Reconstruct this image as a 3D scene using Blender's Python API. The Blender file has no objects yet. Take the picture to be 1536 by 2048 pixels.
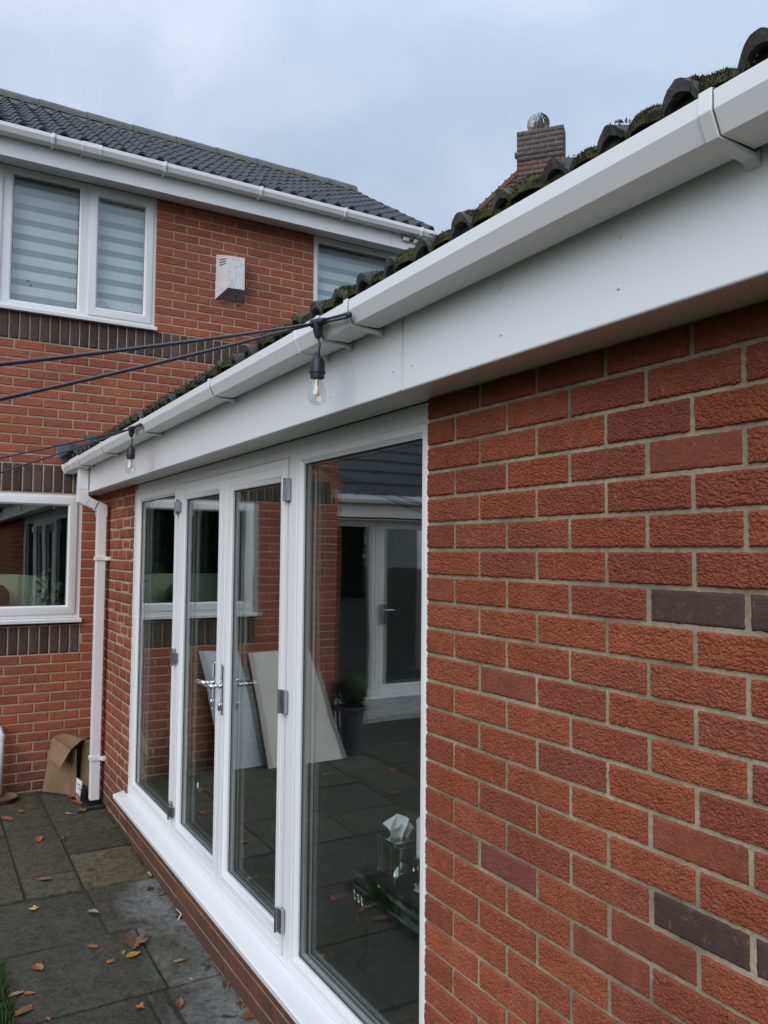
import bpy, bmesh, math, random
from mathutils import Vector, Matrix, noise
random.seed(7)
R_ = math.radians
SC = bpy.context.scene
COL = SC.collection
# ------------------------------------------------------------------ camera
cam_d = bpy.data.cameras.new('camera'); CAM = bpy.data.objects.new('camera', cam_d); COL.objects.link(CAM)
cam_d.sensor_fit = 'HORIZONTAL'; cam_d.sensor_width = 36.0; cam_d.lens = 1601.28 / 1536 * 36
cam_d.clip_start = 0.05; cam_d.clip_end = 2000
cr = Vector((0.86127582, -0.50806728, 0.00846213)); cu = Vector((-0.03383459, -0.04072425, 0.99859739)); cf = Vector((0.50701005, 0.8603541, 0.05226506))
M = Matrix((cr, cu, -cf)).transposed().to_4x4(); M.translation = Vector((-1.29568, -1.81242, 1.91147))
CAM.matrix_world = M
SC.camera = CAM
# ------------------------------------------------------------------ sky and sun
W = bpy.data.worlds.new('World'); SC.world = W; W.use_nodes = True
nt = W.node_tree; nt.nodes.clear()
def nn(t, typ, **kw):
    n = t.nodes.new(typ)
    for k, v in kw.items(): setattr(n, k, v)
    return n
out = nn(nt, 'ShaderNodeOutputWorld'); bg = nn(nt, 'ShaderNodeBackground')
SUN_EL, SUN_AZ = R_(30), R_(234)       # azimuth clockwise from +Y: behind and to the left of the camera
sky = nn(nt, 'ShaderNodeTexSky', sky_type='NISHITA'); sky.sun_disc = False
sky.sun_elevation = SUN_EL; sky.sun_rotation = SUN_AZ
skm = nn(nt, 'ShaderNodeVectorMath', operation='SCALE'); skm.inputs['Scale'].default_value = 0.10
nt.links.new(sky.outputs[0], skm.inputs[0])
tc = nn(nt, 'ShaderNodeTexCoord'); sep = nn(nt, 'ShaderNodeSeparateXYZ'); nt.links.new(tc.outputs['Generated'], sep.inputs[0])
# project the direction on a cloud deck, so clouds flatten towards the horizon
zc = nn(nt, 'ShaderNodeMath', operation='MAXIMUM'); zc.inputs[1].default_value = 0.0; nt.links.new(sep.outputs['Z'], zc.inputs[0])
za = nn(nt, 'ShaderNodeMath', operation='ADD'); za.inputs[1].default_value = 0.22; nt.links.new(zc.outputs[0], za.inputs[0])
dv = nn(nt, 'ShaderNodeVectorMath', operation='DIVIDE'); nt.links.new(tc.outputs['Generated'], dv.inputs[0])
cz = nn(nt, 'ShaderNodeCombineXYZ')
for i in range(3): nt.links.new(za.outputs[0], cz.inputs[i])
nt.links.new(cz.outputs[0], dv.inputs[1])
n1 = nn(nt, 'ShaderNodeTexNoise'); n1.inputs['Scale'].default_value = 1.9; n1.inputs['Detail'].default_value = 6; n1.inputs['Roughness'].default_value = 0.52; n1.inputs['Distortion'].default_value = 0.35
nt.links.new(dv.outputs[0], n1.inputs['Vector'])
crmp = nn(nt, 'ShaderNodeValToRGB'); e = crmp.color_ramp.elements
e[0].position = 0.36; e[0].color = (0.47, 0.58, 0.73, 1); e[1].position = 0.66; e[1].color = (0.73, 0.745, 0.90, 1)
x = crmp.color_ramp.elements.new(0.5); x.color = (0.55, 0.65, 0.80, 1)
nt.links.new(n1.outputs['Fac'], crmp.inputs[0])
# overcast luminance: zenith about three times the horizon
zp = nn(nt, 'ShaderNodeMath', operation='POWER'); zp.inputs[1].default_value = 3.0; nt.links.new(zc.outputs[0], zp.inputs[0])
lm = nn(nt, 'ShaderNodeMath', operation='MULTIPLY_ADD'); lm.inputs[1].default_value = 1.5; lm.inputs[2].default_value = 0.625; nt.links.new(zp.outputs[0], lm.inputs[0])
cl = nn(nt, 'ShaderNodeVectorMath', operation='SCALE'); nt.links.new(crmp.outputs[0], cl.inputs[0]); nt.links.new(lm.outputs[0], cl.inputs['Scale'])
mx = nn(nt, 'ShaderNodeMix', data_type='RGBA'); mx.inputs[0].default_value = 0.90
nt.links.new(skm.outputs[0], mx.inputs[6]); nt.links.new(cl.outputs[0], mx.inputs[7])
nt.links.new(mx.outputs[2], bg.inputs['Color']); bg.inputs['Strength'].default_value = 1.0
nt.links.new(bg.outputs[0], out.inputs[0])
sd = bpy.data.lights.new('sun', 'SUN'); sd.energy = 1.35; sd.angle = R_(50); sd.color = (0.98, 0.985, 1.0)
SUN = bpy.data.objects.new('sun', sd); COL.objects.link(SUN)
sdir = Vector((math.sin(SUN_AZ) * math.cos(SUN_EL), math.cos(SUN_AZ) * math.cos(SUN_EL), math.sin(SUN_EL)))
SUN.rotation_euler = sdir.to_track_quat('Z', 'Y').to_euler(); SUN.location = (-8, -8, 12)
vs = SC.view_settings; vs.view_transform = 'Standard'; vs.look = 'None'; vs.gamma = 1.0; vs.use_curve_mapping = False; vs.exposure = 0.48
SC.render.engine = 'CYCLES'
cy = SC.cycles; cy.use_denoising = True; cy.max_bounces = 9; cy.diffuse_bounces = 4; cy.glossy_bounces = 6; cy.transmission_bounces = 6; cy.transparent_max_bounces = 24
cy.sample_clamp_indirect = 6.0; cy.caustics_reflective = False; cy.caustics_refractive = False
# ------------------------------------------------------------------ helpers
def parent(o, p):
    if p is None: return
    o.parent = p
    o.matrix_parent_inverse = WM(p).inverted()
_wm = {}
def WM(p):
    if p.name not in _wm:
        m = Matrix.LocRotScale(p.location, p.rotation_euler, p.scale)
        if p.parent: m = WM(p.parent) @ p.matrix_parent_inverse @ m
        _wm[p.name] = m
    return _wm[p.name]
def tag(o, label=None, cat=None, group=None, kind=None):
    if label: o['label'] = label
    if cat: o['category'] = cat
    if group: o['group'] = group
    if kind: o['kind'] = kind
    return o
def empty(name, loc, label, cat, group=None):
    o = bpy.data.objects.new(name, None); o.location = loc; o.empty_display_size = 0.1; COL.objects.link(o)
    return tag(o, label, cat, group)
class MB:
    def __init__(s): s.v = []; s.f = []
    def add(s, vs, fs):
        b = len(s.v); s.v += [tuple(q) for q in vs]; s.f += [tuple(b + i for i in f) for f in fs]; return s
    def box(s, x0, x1, y0, y1, z0, z1):
        v = [(x, y, z) for x in (x0, x1) for y in (y0, y1) for z in (z0, z1)]
        return s.add(v, [(0, 1, 3, 2), (4, 6, 7, 5), (0, 4, 5, 1), (2, 3, 7, 6), (0, 2, 6, 4), (1, 5, 7, 3)])
    def prism(s, pts, axis, a, b):
        """closed polygon pts in the other two axes, extruded along axis from a to b"""
        n = len(pts)
        def P(q, t):
            if axis == 'x': return (t, q[0], q[1])
            if axis == 'y': return (q[0], t, q[1])
            return (q[0], q[1], t)
        v = [P(q, a) for q in pts] + [P(q, b) for q in pts]
        f = [(i, (i + 1) % n, n + (i + 1) % n, n + i) for i in range(n)] + [tuple(range(n))[::-1], tuple(range(n, 2 * n))]
        return s.add(v, f)
    def strip(s, pts, axis, a, b, th):
        """open profile made into a sheet of thickness th (offset to the left of its direction), extruded along axis"""
        n = len(pts); off = []
        for i in range(n):
            p0 = Vector(pts[max(i - 1, 0)]); p1 = Vector(pts[min(i + 1, n - 1)]); d = (p1 - p0).normalized()
            off.append((pts[i][0] - d.y * th, pts[i][1] + d.x * th))
        return s.prism(list(pts) + off[::-1], axis, a, b)
    def slab(s, poly, th):
        """polygon in 3-D given a thickness along its normal"""
        P = [Vector(q) for q in poly]; nrm = Vector((0, 0, 0))
        for i in range(len(P)): nrm += P[i].cross(P[(i + 1) % len(P)])
        nrm.normalize(); n = len(P)
        v = [q for q in P] + [q - nrm * th for q in P]
        return s.add(v, [tuple(range(n)), tuple(range(2 * n - 1, n - 1, -1))] + [((i + 1) % n, i, n + i, n + (i + 1) % n) for i in range(n)])
    def tube(s, path, r, n=8, cap=True):
        P = [Vector(q) for q in path]; m = len(P); rr = r if isinstance(r, (list, tuple)) else [r] * m
        v = []; up = Vector((0, 0, 1))
        for i in range(m):
            d = (P[min(i + 1, m - 1)] - P[max(i - 1, 0)]).normalized()
            a = d.cross(up if abs(d.z) < 0.95 else Vector((1, 0, 0))).normalized(); b = a.cross(d)
            for k in range(n):
                t = 2 * math.pi * k / n; v.append(P[i] + (a * math.cos(t) + b * math.sin(t)) * rr[i])
        f = [(i * n + k, i * n + (k + 1) % n, (i + 1) * n + (k + 1) % n, (i + 1) * n + k) for i in range(m - 1) for k in range(n)]
        if cap: f += [tuple(range(n))[::-1], tuple(range((m - 1) * n, m * n))]
        return s.add(v, f)
    def lathe(s, prof, c, n=20):
        c = Vector(c); m = len(prof)
        v = [c + Vector((r * math.cos(2 * math.pi * k / n), r * math.sin(2 * math.pi * k / n), z)) for r, z in prof for k in range(n)]
        f = [(i * n + k, i * n + (k + 1) % n, (i + 1) * n + (k + 1) % n, (i + 1) * n + k) for i in range(m - 1) for k in range(n)]
        f += [tuple(range(n))[::-1], tuple(range((m - 1) * n, m * n))]
        return s.add(v, f)
    def ring(s, face, rect, prof):
        """mitred frame: rect (a0,a1,z0,z1) shrunk by each inset of prof [(inset, depth)], joined in turn. face 'x': faces -X (a=Y); 'y': faces -Y (a=X)"""
        a0, a1, z0, z1 = rect; v = []
        for i, d in prof:
            q = [(a0 + i, z0 + i), (a1 - i, z0 + i), (a1 - i, z1 - i), (a0 + i, z1 - i)]
            v += [(d, a, z) if face == 'x' else (a, d, z) for a, z in q]
        f = [(k * 4 + j, k * 4 + (j + 1) % 4, k * 4 + 4 + (j + 1) % 4, k * 4 + 4 + j) for k in range(len(prof) - 1) for j in range(4)]
        return s.add(v, f)
    def mesh(s, name, smooth=False):
        me = bpy.data.meshes.new(name); me.from_pydata(s.v, [], s.f)
        b = bmesh.new(); b.from_mesh(me); bmesh.ops.recalc_face_normals(b, faces=b.faces); b.to_mesh(me); b.free()
        if smooth: me.polygons.foreach_set('use_smooth', [True] * len(me.polygons))
        return me
    def build(s, name, m, par=None, smooth=False, bevel=0, kind=None, auto=False):
        me = s.mesh(name, smooth or auto); me.materials.append(m)
        o = bpy.data.objects.new(name, me); COL.objects.link(o); parent(o, par)
        if bevel:
            b = o.modifiers.new('bevel', 'BEVEL'); b.width = bevel; b.segments = 2; b.limit_method = 'ANGLE'; b.angle_limit = R_(30)
        if auto: me.set_sharp_from_angle(angle=R_(35))
        if kind: o['kind'] = kind
        return o
def copy_tree(o, par=None, loc=None):
    c = o.copy(); COL.objects.link(c)
    if par is not None: c.parent = par
    for ch in o.children:
        copy_tree(ch, c)
    return c
# ------------------------------------------------------------------ materials
def mat(name):
    m = bpy.data.materials.new(name); m.use_nodes = True; t = m.node_tree; b = t.nodes['Principled BSDF']; return m, t, b
def L(t, a, b): t.links.new(a, b)
def noise_n(t, vec, scale, detail=4, rough=0.55, dist=0.0, sv=None):
    n = nn(t, 'ShaderNodeTexNoise'); n.inputs['Scale'].default_value = scale; n.inputs['Detail'].default_value = detail; n.inputs['Roughness'].default_value = rough; n.inputs['Distortion'].default_value = dist
    if sv:
        mp = nn(t, 'ShaderNodeMapping'); mp.inputs['Scale'].default_value = sv; L(t, vec, mp.inputs['Vector']); vec = mp.outputs[0]
    L(t, vec, n.inputs['Vector']); return n
def ramp(t, fac, stops):
    r = nn(t, 'ShaderNodeValToRGB'); el = r.color_ramp.elements
    while len(el) > 1: el.remove(el[-1])
    el[0].position = stops[0][0]; el[0].color = (*stops[0][1], 1)
    for p, c in stops[1:]: q = el.new(p); q.color = (*c, 1)
    L(t, fac, r.inputs[0]); return r
def mixc(t, fac, a, b, mode='MIX'):
    m = nn(t, 'ShaderNodeMix', data_type='RGBA', blend_type=mode)
    for i, q in ((0, fac), (6, a), (7, b)):
        if isinstance(q, (int, float)): m.inputs[i].default_value = q
        elif isinstance(q, tuple): m.inputs[i].default_value = (*q, 1)
        else: L(t, q, m.inputs[i])
    return m.outputs[2]
def maprange(t, v, a, b, c=0.0, d=1.0):
    m = nn(t, 'ShaderNodeMapRange'); L(t, v, m.inputs[0])
    for i, q in zip((1, 2, 3, 4), (a, b, c, d)): m.inputs[i].default_value = q
    return m.outputs[0]
def bump(t, b, h, strength, dist):
    n = nn(t, 'ShaderNodeBump'); n.inputs['Strength'].default_value = strength; n.inputs['Distance'].default_value = dist
    L(t, h, n.inputs['Height']); L(t, n.outputs[0], b.inputs['Normal']); return n
def plain(name, col, rough=0.5, metal=0.0, var=0.08, scale=9.0, bmp=0.0, bscale=200.0, spec=0.5, coat=0.0):
    m, t, b = mat(name); c = nn(t, 'ShaderNodeTexCoord')
    n = noise_n(t, c.outputs['Object'], scale, 5, 0.6)
    dark = tuple(q * (1 - var * 2.2) for q in col); lite = tuple(min(1, q * (1 + var)) for q in col)
    r = ramp(t, n.outputs['Fac'], [(0.3, dark), (0.6, col), (0.75, lite)]); L(t, r.outputs[0], b.inputs['Base Color'])
    n2 = noise_n(t, c.outputs['Object'], scale * 5, 3)
    L(t, maprange(t, n2.outputs['Fac'], 0.3, 0.7, rough * (1 - var), min(1, rough * (1 + var))), b.inputs['Roughness'])
    b.inputs['Metallic'].default_value = metal; b.inputs['Specular IOR Level'].default_value = spec
    if coat: b.inputs['Coat Weight'].default_value = coat
    if bmp:
        n3 = noise_n(t, c.outputs['Object'], bscale, 4); bump(t, b, n3.outputs['Fac'], bmp, 0.002)
    return m
def brick_mat(name, cols, sv, fine, strength, island=False, dist=0.005, rough=0.9, speck=0.35, coarse=1.0):
    m, t, b = mat(name); c = nn(t, 'ShaderNodeTexCoord')
    if island: rnd = nn(t, 'ShaderNodeNewGeometry').outputs['Random Per Island']
    else: rnd = nn(t, 'ShaderNodeObjectInfo').outputs['Random']
    off = nn(t, 'ShaderNodeMath', operation='MULTIPLY'); off.inputs[1].default_value = 53.0; L(t, rnd, off.inputs[0])
    ad = nn(t, 'ShaderNodeVectorMath', operation='ADD'); L(t, c.outputs['Object'], ad.inputs[0]); L(t, off.outputs[0], ad.inputs[1]); vec = ad.outputs[0]
    base = ramp(t, rnd, [(i / max(1, len(cols) - 1), q) for i, q in enumerate(cols)]).outputs[0]
    n1 = noise_n(t, vec, 22, 4, 0.6); base = mixc(t, maprange(t, n1.outputs['Fac'], 0.38, 0.72, 0, 0.55), base, tuple(q * 0.62 for q in cols[0]))
    n2 = noise_n(t, vec, 330, 3, 0.7); base = mixc(t, maprange(t, n2.outputs['Fac'], 0.62, 0.78, 0, speck), base, (0.36, 0.19, 0.13))
    n5 = noise_n(t, vec, 260, 2, 0.6); base = mixc(t, maprange(t, n5.outputs['Fac'], 0.6, 0.75, 0, speck * 1.4), base, tuple(q * 0.4 for q in cols[0]))
    wp_ = nn(t, 'ShaderNodeNewGeometry'); wn = noise_n(t, wp_.outputs['Position'], 1.7, 6, 0.62, 0.5); base = mixc(t, maprange(t, wn.outputs['Fac'], 0.42, 0.66, 0, 0.42), base, tuple(q * 0.52 for q in cols[0])); wn2 = noise_n(t, wp_.outputs['Position'], 42, 7, 0.75); base = mixc(t, maprange(t, wn2.outputs['Fac'], 0.57, 0.70, 0, 0.30), base, (0.42, 0.30, 0.22))
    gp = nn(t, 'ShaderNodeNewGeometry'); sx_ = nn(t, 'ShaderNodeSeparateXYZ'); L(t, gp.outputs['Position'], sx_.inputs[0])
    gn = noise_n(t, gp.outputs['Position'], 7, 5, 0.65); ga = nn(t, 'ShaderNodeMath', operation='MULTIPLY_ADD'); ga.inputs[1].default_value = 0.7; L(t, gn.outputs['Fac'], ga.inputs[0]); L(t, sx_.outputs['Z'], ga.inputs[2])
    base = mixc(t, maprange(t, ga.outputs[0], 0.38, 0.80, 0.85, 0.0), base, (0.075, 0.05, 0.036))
    L(t, base, b.inputs['Base Color']); b.inputs['Roughness'].default_value = rough; b.inputs['Specular IOR Level'].default_value = 0.25
    h1 = noise_n(t, vec, 1.0, 2.5, 0.55, 0.8, sv)
    rid = nn(t, 'ShaderNodeMath', operation='ABSOLUTE'); s1 = nn(t, 'ShaderNodeMath', operation='SUBTRACT'); s1.inputs[1].default_value = 0.5
    L(t, h1.outputs['Fac'], s1.inputs[0]); L(t, s1.outputs[0], rid.inputs[0])
    cre = maprange(t, rid.outputs[0], 0.0, 0.16, 0, coarse)
    h2 = noise_n(t, vec, fine, 4, 0.6)
    hs = nn(t, 'ShaderNodeMath', operation='MULTIPLY_ADD'); hs.inputs[1].default_value = 0.45; L(t, h2.outputs['Fac'], hs.inputs[0]); L(t, cre, hs.inputs[2])
    bump(t, b, hs.outputs[0], strength, dist); return m
def mortar_mat(name, col, dark):
    m, t, b = mat(name); c = nn(t, 'ShaderNodeTexCoord')
    n = noise_n(t, c.outputs['Object'], 6, 6, 0.65); n2 = noise_n(t, c.outputs['Object'], 90, 4, 0.7)
    k = ramp(t, n.outputs['Fac'], [(0.32, dark), (0.55, col), (0.75, tuple(q * 1.15 for q in col))]).outputs[0]
    k = mixc(t, maprange(t, n2.outputs['Fac'], 0.4, 0.7, 0, 0.5), k, dark); n3 = noise_n(t, c.outputs['Object'], 1.9, 6, 0.7, 0.6); k = mixc(t, maprange(t, n3.outputs['Fac'], 0.45, 0.65, 0, 0.55), k, tuple(q * 0.6 for q in dark)); L(t, k, b.inputs['Base Color']); b.inputs['Roughness'].default_value = 0.95; b.inputs['Specular IOR Level'].default_value = 0.15
    bump(t, b, n2.outputs['Fac'], 0.8, 0.004); return m
M_ = {}
EXT_RED = [(0.335, 0.092, 0.049), (0.37, 0.105, 0.053), (0.27, 0.077, 0.047), (0.35, 0.094, 0.046), (0.24, 0.070, 0.048), (0.36, 0.110, 0.057)]
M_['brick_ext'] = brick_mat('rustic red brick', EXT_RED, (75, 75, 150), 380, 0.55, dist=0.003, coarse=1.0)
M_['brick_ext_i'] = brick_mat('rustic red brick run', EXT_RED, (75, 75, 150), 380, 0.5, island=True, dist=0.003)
M_['brick_smooth'] = brick_mat('smooth dull red brick', [(0.27, 0.078, 0.046), (0.31, 0.090, 0.048), (0.25, 0.074, 0.046)], (90, 90, 140), 380, 0.7, dist=0.003, coarse=0.6, speck=0.7)
M_['brick_purple'] = brick_mat('smooth plum red brick', [(0.25, 0.075, 0.052), (0.23, 0.070, 0.050)], (90, 90, 140), 380, 0.7, dist=0.003, coarse=0.6, speck=0.7)
M_['brick_dark'] = brick_mat('dark brown engineering brick', [(0.078, 0.050, 0.040), (0.086, 0.056, 0.044)], (90, 90, 120), 350, 0.6, dist=0.002, coarse=0.5, speck=0.25, rough=0.75)
HOUSE_RED = [(0.43, 0.135, 0.075), (0.38, 0.112, 0.068), (0.47, 0.155, 0.082), (0.36, 0.104, 0.068), (0.45, 0.145, 0.078), (0.31, 0.09, 0.062)]
M_['brick_house'] = brick_mat('dragged red house brick', HOUSE_RED, (26, 26, 100), 260, 0.6, dist=0.006)
M_['brick_house_i'] = brick_mat('dragged red house brick run', HOUSE_RED, (26, 26, 100), 260, 0.6, island=True, dist=0.005)
M_['soldier'] = brick_mat('dark brown soldier brick', [(0.095, 0.070, 0.060), (0.13, 0.095, 0.080), (0.075, 0.055, 0.05), (0.16, 0.118, 0.098)], (120, 120, 32), 300, 0.8, dist=0.006, speck=0.15)
M_['brick_grey'] = brick_mat('slate grey chimney brick', [(0.105, 0.095, 0.09), (0.135, 0.115, 0.105)], (40, 40, 60), 200, 0.5, speck=0.1)
M_['brick_chim'] = brick_mat('weathered chimney brick', [(0.20, 0.10, 0.08), (0.15, 0.085, 0.075), (0.24, 0.12, 0.09)], (40, 40, 60), 200, 0.6, speck=0.3)
M_['mortar_ext'] = mortar_mat('grey sand mortar', (0.42, 0.355, 0.245), (0.22, 0.18, 0.12))
M_['mortar_house'] = mortar_mat('buff mortar', (0.50, 0.37, 0.265), (0.36, 0.26, 0.18))
M_['mortar_chim'] = mortar_mat('pale mortar', (0.26, 0.245, 0.22), (0.16, 0.15, 0.135))
M_['upvc'] = plain('white upvc', (0.80, 0.80, 0.79), 0.34, var=0.003, scale=1.5, spec=0.5)
M_['upvc_fascia'] = plain('white fascia board', (0.79, 0.80, 0.80), 0.32, var=0.003, scale=1.0, spec=0.5)
M_['upvc_aged'] = plain('aged white plastic', (0.72, 0.73, 0.73), 0.45, var=0.06, scale=6.0)
M_['caulk'] = plain('white sealant', (0.74, 0.74, 0.72), 0.6, var=0.08, scale=60, bmp=0.6, bscale=140)
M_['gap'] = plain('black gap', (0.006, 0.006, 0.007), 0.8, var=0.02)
M_['shade_line'] = plain('grey bracket shade', (0.10, 0.105, 0.11), 0.7)  # dark tone for the shadow lines drawn beside gutter brackets
M_['gasket'] = plain('black rubber gasket', (0.015, 0.015, 0.016), 0.6)
M_['spacer'] = plain('grey spacer bar', (0.30, 0.32, 0.33), 0.4, metal=0.6)
M_['chrome'] = plain('polished chrome', (0.78, 0.79, 0.80), 0.09, metal=1.0, var=0.02)
M_['satin'] = plain('satin metal', (0.50, 0.51, 0.52), 0.28, metal=1.0, var=0.05)
M_['black_plastic'] = plain('black plastic', (0.018, 0.019, 0.022), 0.42, var=0.1)
M_['cable'] = plain('grey black cable', (0.030, 0.032, 0.038), 0.38, var=0.12)
M_['lead'] = plain('lead flashing', (0.14, 0.165, 0.19), 0.42, metal=0.35, var=0.25, scale=14, bmp=0.5, bscale=60)
M_['blind'] = plain('sky tinted blind fabric', (0.76, 0.84, 0.90), 0.8, var=0.02)  # sky reflection is put into the fabric colour, pale and bluish
M_['sheer'] = plain('sky tinted sheer fabric', (0.26, 0.36, 0.44), 0.8, var=0.02)  # reflected sky blue mixed into the sheer bands as well
M_['room_wall'] = plain('dim room wall', (0.10, 0.10, 0.10), 0.9)
M_['room_dark'] = plain('dark room wall', (0.03, 0.03, 0.033), 0.9)
M_['carpet'] = plain('charcoal carpet', (0.020, 0.020, 0.022), 0.95, bmp=0.5, bscale=400)
M_['kraft'] = plain('brown corrugated card', (0.25, 0.148, 0.083), 0.85, var=0.10, scale=12, bmp=0.25, bscale=160)
M_['kraft_dark'] = plain('dark inside card', (0.20, 0.13, 0.08), 0.9, var=0.15, scale=12)
M_['paper'] = plain('white paper', (0.75, 0.76, 0.78), 0.8, var=0.03)
M_['print'] = plain('printed ink', (0.12, 0.14, 0.2), 0.8)
M_['tissue'] = plain('white tissue', (0.86, 0.88, 0.90), 0.95, var=0.03, bmp=0.3, bscale=90)
M_['wax'] = plain('white candle wax', (0.78, 0.80, 0.76), 0.5, var=0.02)
M_['mirror'] = plain('smoked mirror panel', (0.24, 0.25, 0.24), 0.10, metal=1.0, var=0.05)
M_['mirror_edge'] = plain('bevelled mirror edge', (0.80, 0.82, 0.80), 0.12, metal=1.0, var=0.03)
M_['board'] = plain('cream plasterboard', (0.80, 0.73, 0.67), 0.85, var=0.04, scale=4)
M_['board2'] = plain('cool white plastic sheet', (0.66, 0.70, 0.72), 0.4, var=0.05, scale=3)
M_['pot'] = plain('slate blue planter', (0.055, 0.065, 0.085), 0.5, var=0.1)
M_['ladder_y'] = plain('yellow green ladder rail', (0.62, 0.66, 0.10), 0.5)
M_['alu'] = plain('ladder aluminium', (0.55, 0.57, 0.58), 0.35, metal=0.8)
M_['blue'] = plain('blue ladder cap', (0.05, 0.18, 0.45), 0.5)
M_['lime'] = plain('pale green screen', (0.66, 0.74, 0.50), 0.7, var=0.03)
M_['olive'] = plain('dark olive cushion', (0.05, 0.055, 0.03), 0.8)
M_['terracotta'] = plain('brown clay gully dish', (0.16, 0.085, 0.055), 0.8, var=0.2)
M_['cowl'] = plain('brushed cowl metal', (0.30, 0.27, 0.23), 0.55, metal=0.9, var=0.15)
M_['cowl_dark'] = plain('sooty cowl vane', (0.09, 0.085, 0.08), 0.5, metal=0.6)
M_['alarm'] = plain('pinkish grey alarm case', (0.62, 0.57, 0.58), 0.5, var=0.06, scale=14)
M_['alarm_dk'] = plain('grey brown alarm base', (0.20, 0.165, 0.165), 0.5)
M_['soil'] = plain('dark soil and grit', (0.045, 0.043, 0.03), 0.95, var=0.3, scale=30, bmp=0.8, bscale=90)
# worn alarm front panel: flaking white film
m, t, b = mat('flaking white panel'); c = nn(t, 'ShaderNodeTexCoord'); n = noise_n(t, c.outputs['Object'], 38, 7, 0.75, 1.0)
L(t, ramp(t, n.outputs['Fac'], [(0.40, (0.52, 0.51, 0.52)), (0.50, (0.72, 0.72, 0.73)), (0.62, (0.85, 0.85, 0.85))]).outputs[0], b.inputs['Base Color']); b.inputs['Roughness'].default_value = 0.6
bump(t, b, n.outputs['Fac'], 0.6, 0.003); M_['alarm_front'] = m
# roof tiles
def tile_mat(name, c0, c1, moss):
    m, t, b = mat(name); c = nn(t, 'ShaderNodeTexCoord'); oi = nn(t, 'ShaderNodeObjectInfo')
    g = nn(t, 'ShaderNodeNewGeometry'); n = noise_n(t, g.outputs['Position'], 9, 6, 0.65); n2 = noise_n(t, g.outputs['Position'], 70, 4, 0.7)
    k = mixc(t, oi.outputs['Random'], c0, c1); k = mixc(t, maprange(t, n.outputs['Fac'], 0.35, 0.7, 0, 0.6), k, tuple(q * 0.6 for q in c0))
    k = mixc(t, maprange(t, n.outputs['Fac'], 0.56, 0.70, 0, moss), k, (0.055, 0.065, 0.022)); k = mixc(t, maprange(t, n2.outputs['Fac'], 0.62, 0.75, 0, 0.35), k, (0.16, 0.16, 0.14))
    L(t, k, b.inputs['Base Color']); b.inputs['Roughness'].default_value = 0.85; bump(t, b, n2.outputs['Fac'], 0.8, 0.006); return m
M_['tile_house'] = tile_mat('slate grey concrete tile', (0.046, 0.049, 0.058), (0.060, 0.063, 0.072), 0.6)
M_['tile_ext'] = tile_mat('mossy concrete tile', (0.050, 0.045, 0.040), (0.075, 0.066, 0.056), 0.9)
M_['tile_far'] = tile_mat('dark roof tile', (0.05, 0.053, 0.06), (0.06, 0.063, 0.07), 0.3)
m, t, b = mat('ridge tile'); g = nn(t, 'ShaderNodeNewGeometry'); n = noise_n(t, g.outputs['Position'], 14, 6, 0.7)
L(t, ramp(t, n.outputs['Fac'], [(0.35, (0.06, 0.062, 0.066)), (0.5, (0.12, 0.12, 0.12)), (0.58, (0.10, 0.105, 0.06)), (0.7, (0.2, 0.2, 0.18))]).outputs[0], b.inputs['Base Color']); b.inputs['Roughness'].default_value = 0.85
bump(t, b, n.outputs['Fac'], 0.6, 0.01); M_['ridge'] = m
def leafy(name, cols, rough=0.6, tr=0.0):
    m, t, b = mat(name); g = nn(t, 'ShaderNodeNewGeometry'); n = noise_n(t, g.outputs['Position'], 35, 4)
    mm = nn(t, 'ShaderNodeMath', operation='MULTIPLY_ADD'); mm.inputs[1].default_value = 0.6; L(t, g.outputs['Random Per Island'], mm.inputs[0]); 
    ms = nn(t, 'ShaderNodeMath', operation='MULTIPLY'); ms.inputs[1].default_value = 0.4; L(t, n.outputs['Fac'], ms.inputs[0]); L(t, ms.outputs[0], mm.inputs[2])
    L(t, ramp(t, mm.outputs[0], [(0.15 + 0.7 * i / max(1, len(cols) - 1), q) for i, q in enumerate(cols)]).outputs[0], b.inputs['Base Color']); b.inputs['Roughness'].default_value = rough; b.inputs['Specular IOR Level'].default_value = 0.3
    return m
M_['moss'] = leafy('roof moss', [(0.014, 0.016, 0.008), (0.034, 0.038, 0.014), (0.075, 0.078, 0.024), (0.048, 0.044, 0.020)], 0.9)
M_['moss_bed'] = plain('dark mossy bedding', (0.022, 0.024, 0.014), 0.95, var=0.35, scale=30, bmp=1.0, bscale=140)
M_['moss_path'] = leafy('path moss', [(0.02, 0.03, 0.012), (0.05, 0.065, 0.02)], 0.9)
M_['grass'] = leafy('lawn grass', [(0.02, 0.04, 0.010), (0.038, 0.07, 0.014), (0.06, 0.09, 0.02)], 0.6)
M_['topiary'] = leafy('box topiary leaf', [(0.012, 0.03, 0.008), (0.03, 0.06, 0.014)], 0.6)
M_['tree_leaf'] = leafy('autumn tree leaf', [(0.03, 0.045, 0.012), (0.07, 0.075, 0.02), (0.10, 0.07, 0.02)], 0.6)
M_['houseplant'] = leafy('house plant leaf', [(0.015, 0.035, 0.012), (0.05, 0.09, 0.03)], 0.5)
M_['weed'] = leafy('weed leaf', [(0.04, 0.08, 0.02), (0.09, 0.15, 0.04)], 0.6)
M_['bark'] = plain('tree bark', (0.07, 0.055, 0.04), 0.9, var=0.2, bmp=0.8, bscale=30)
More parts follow.
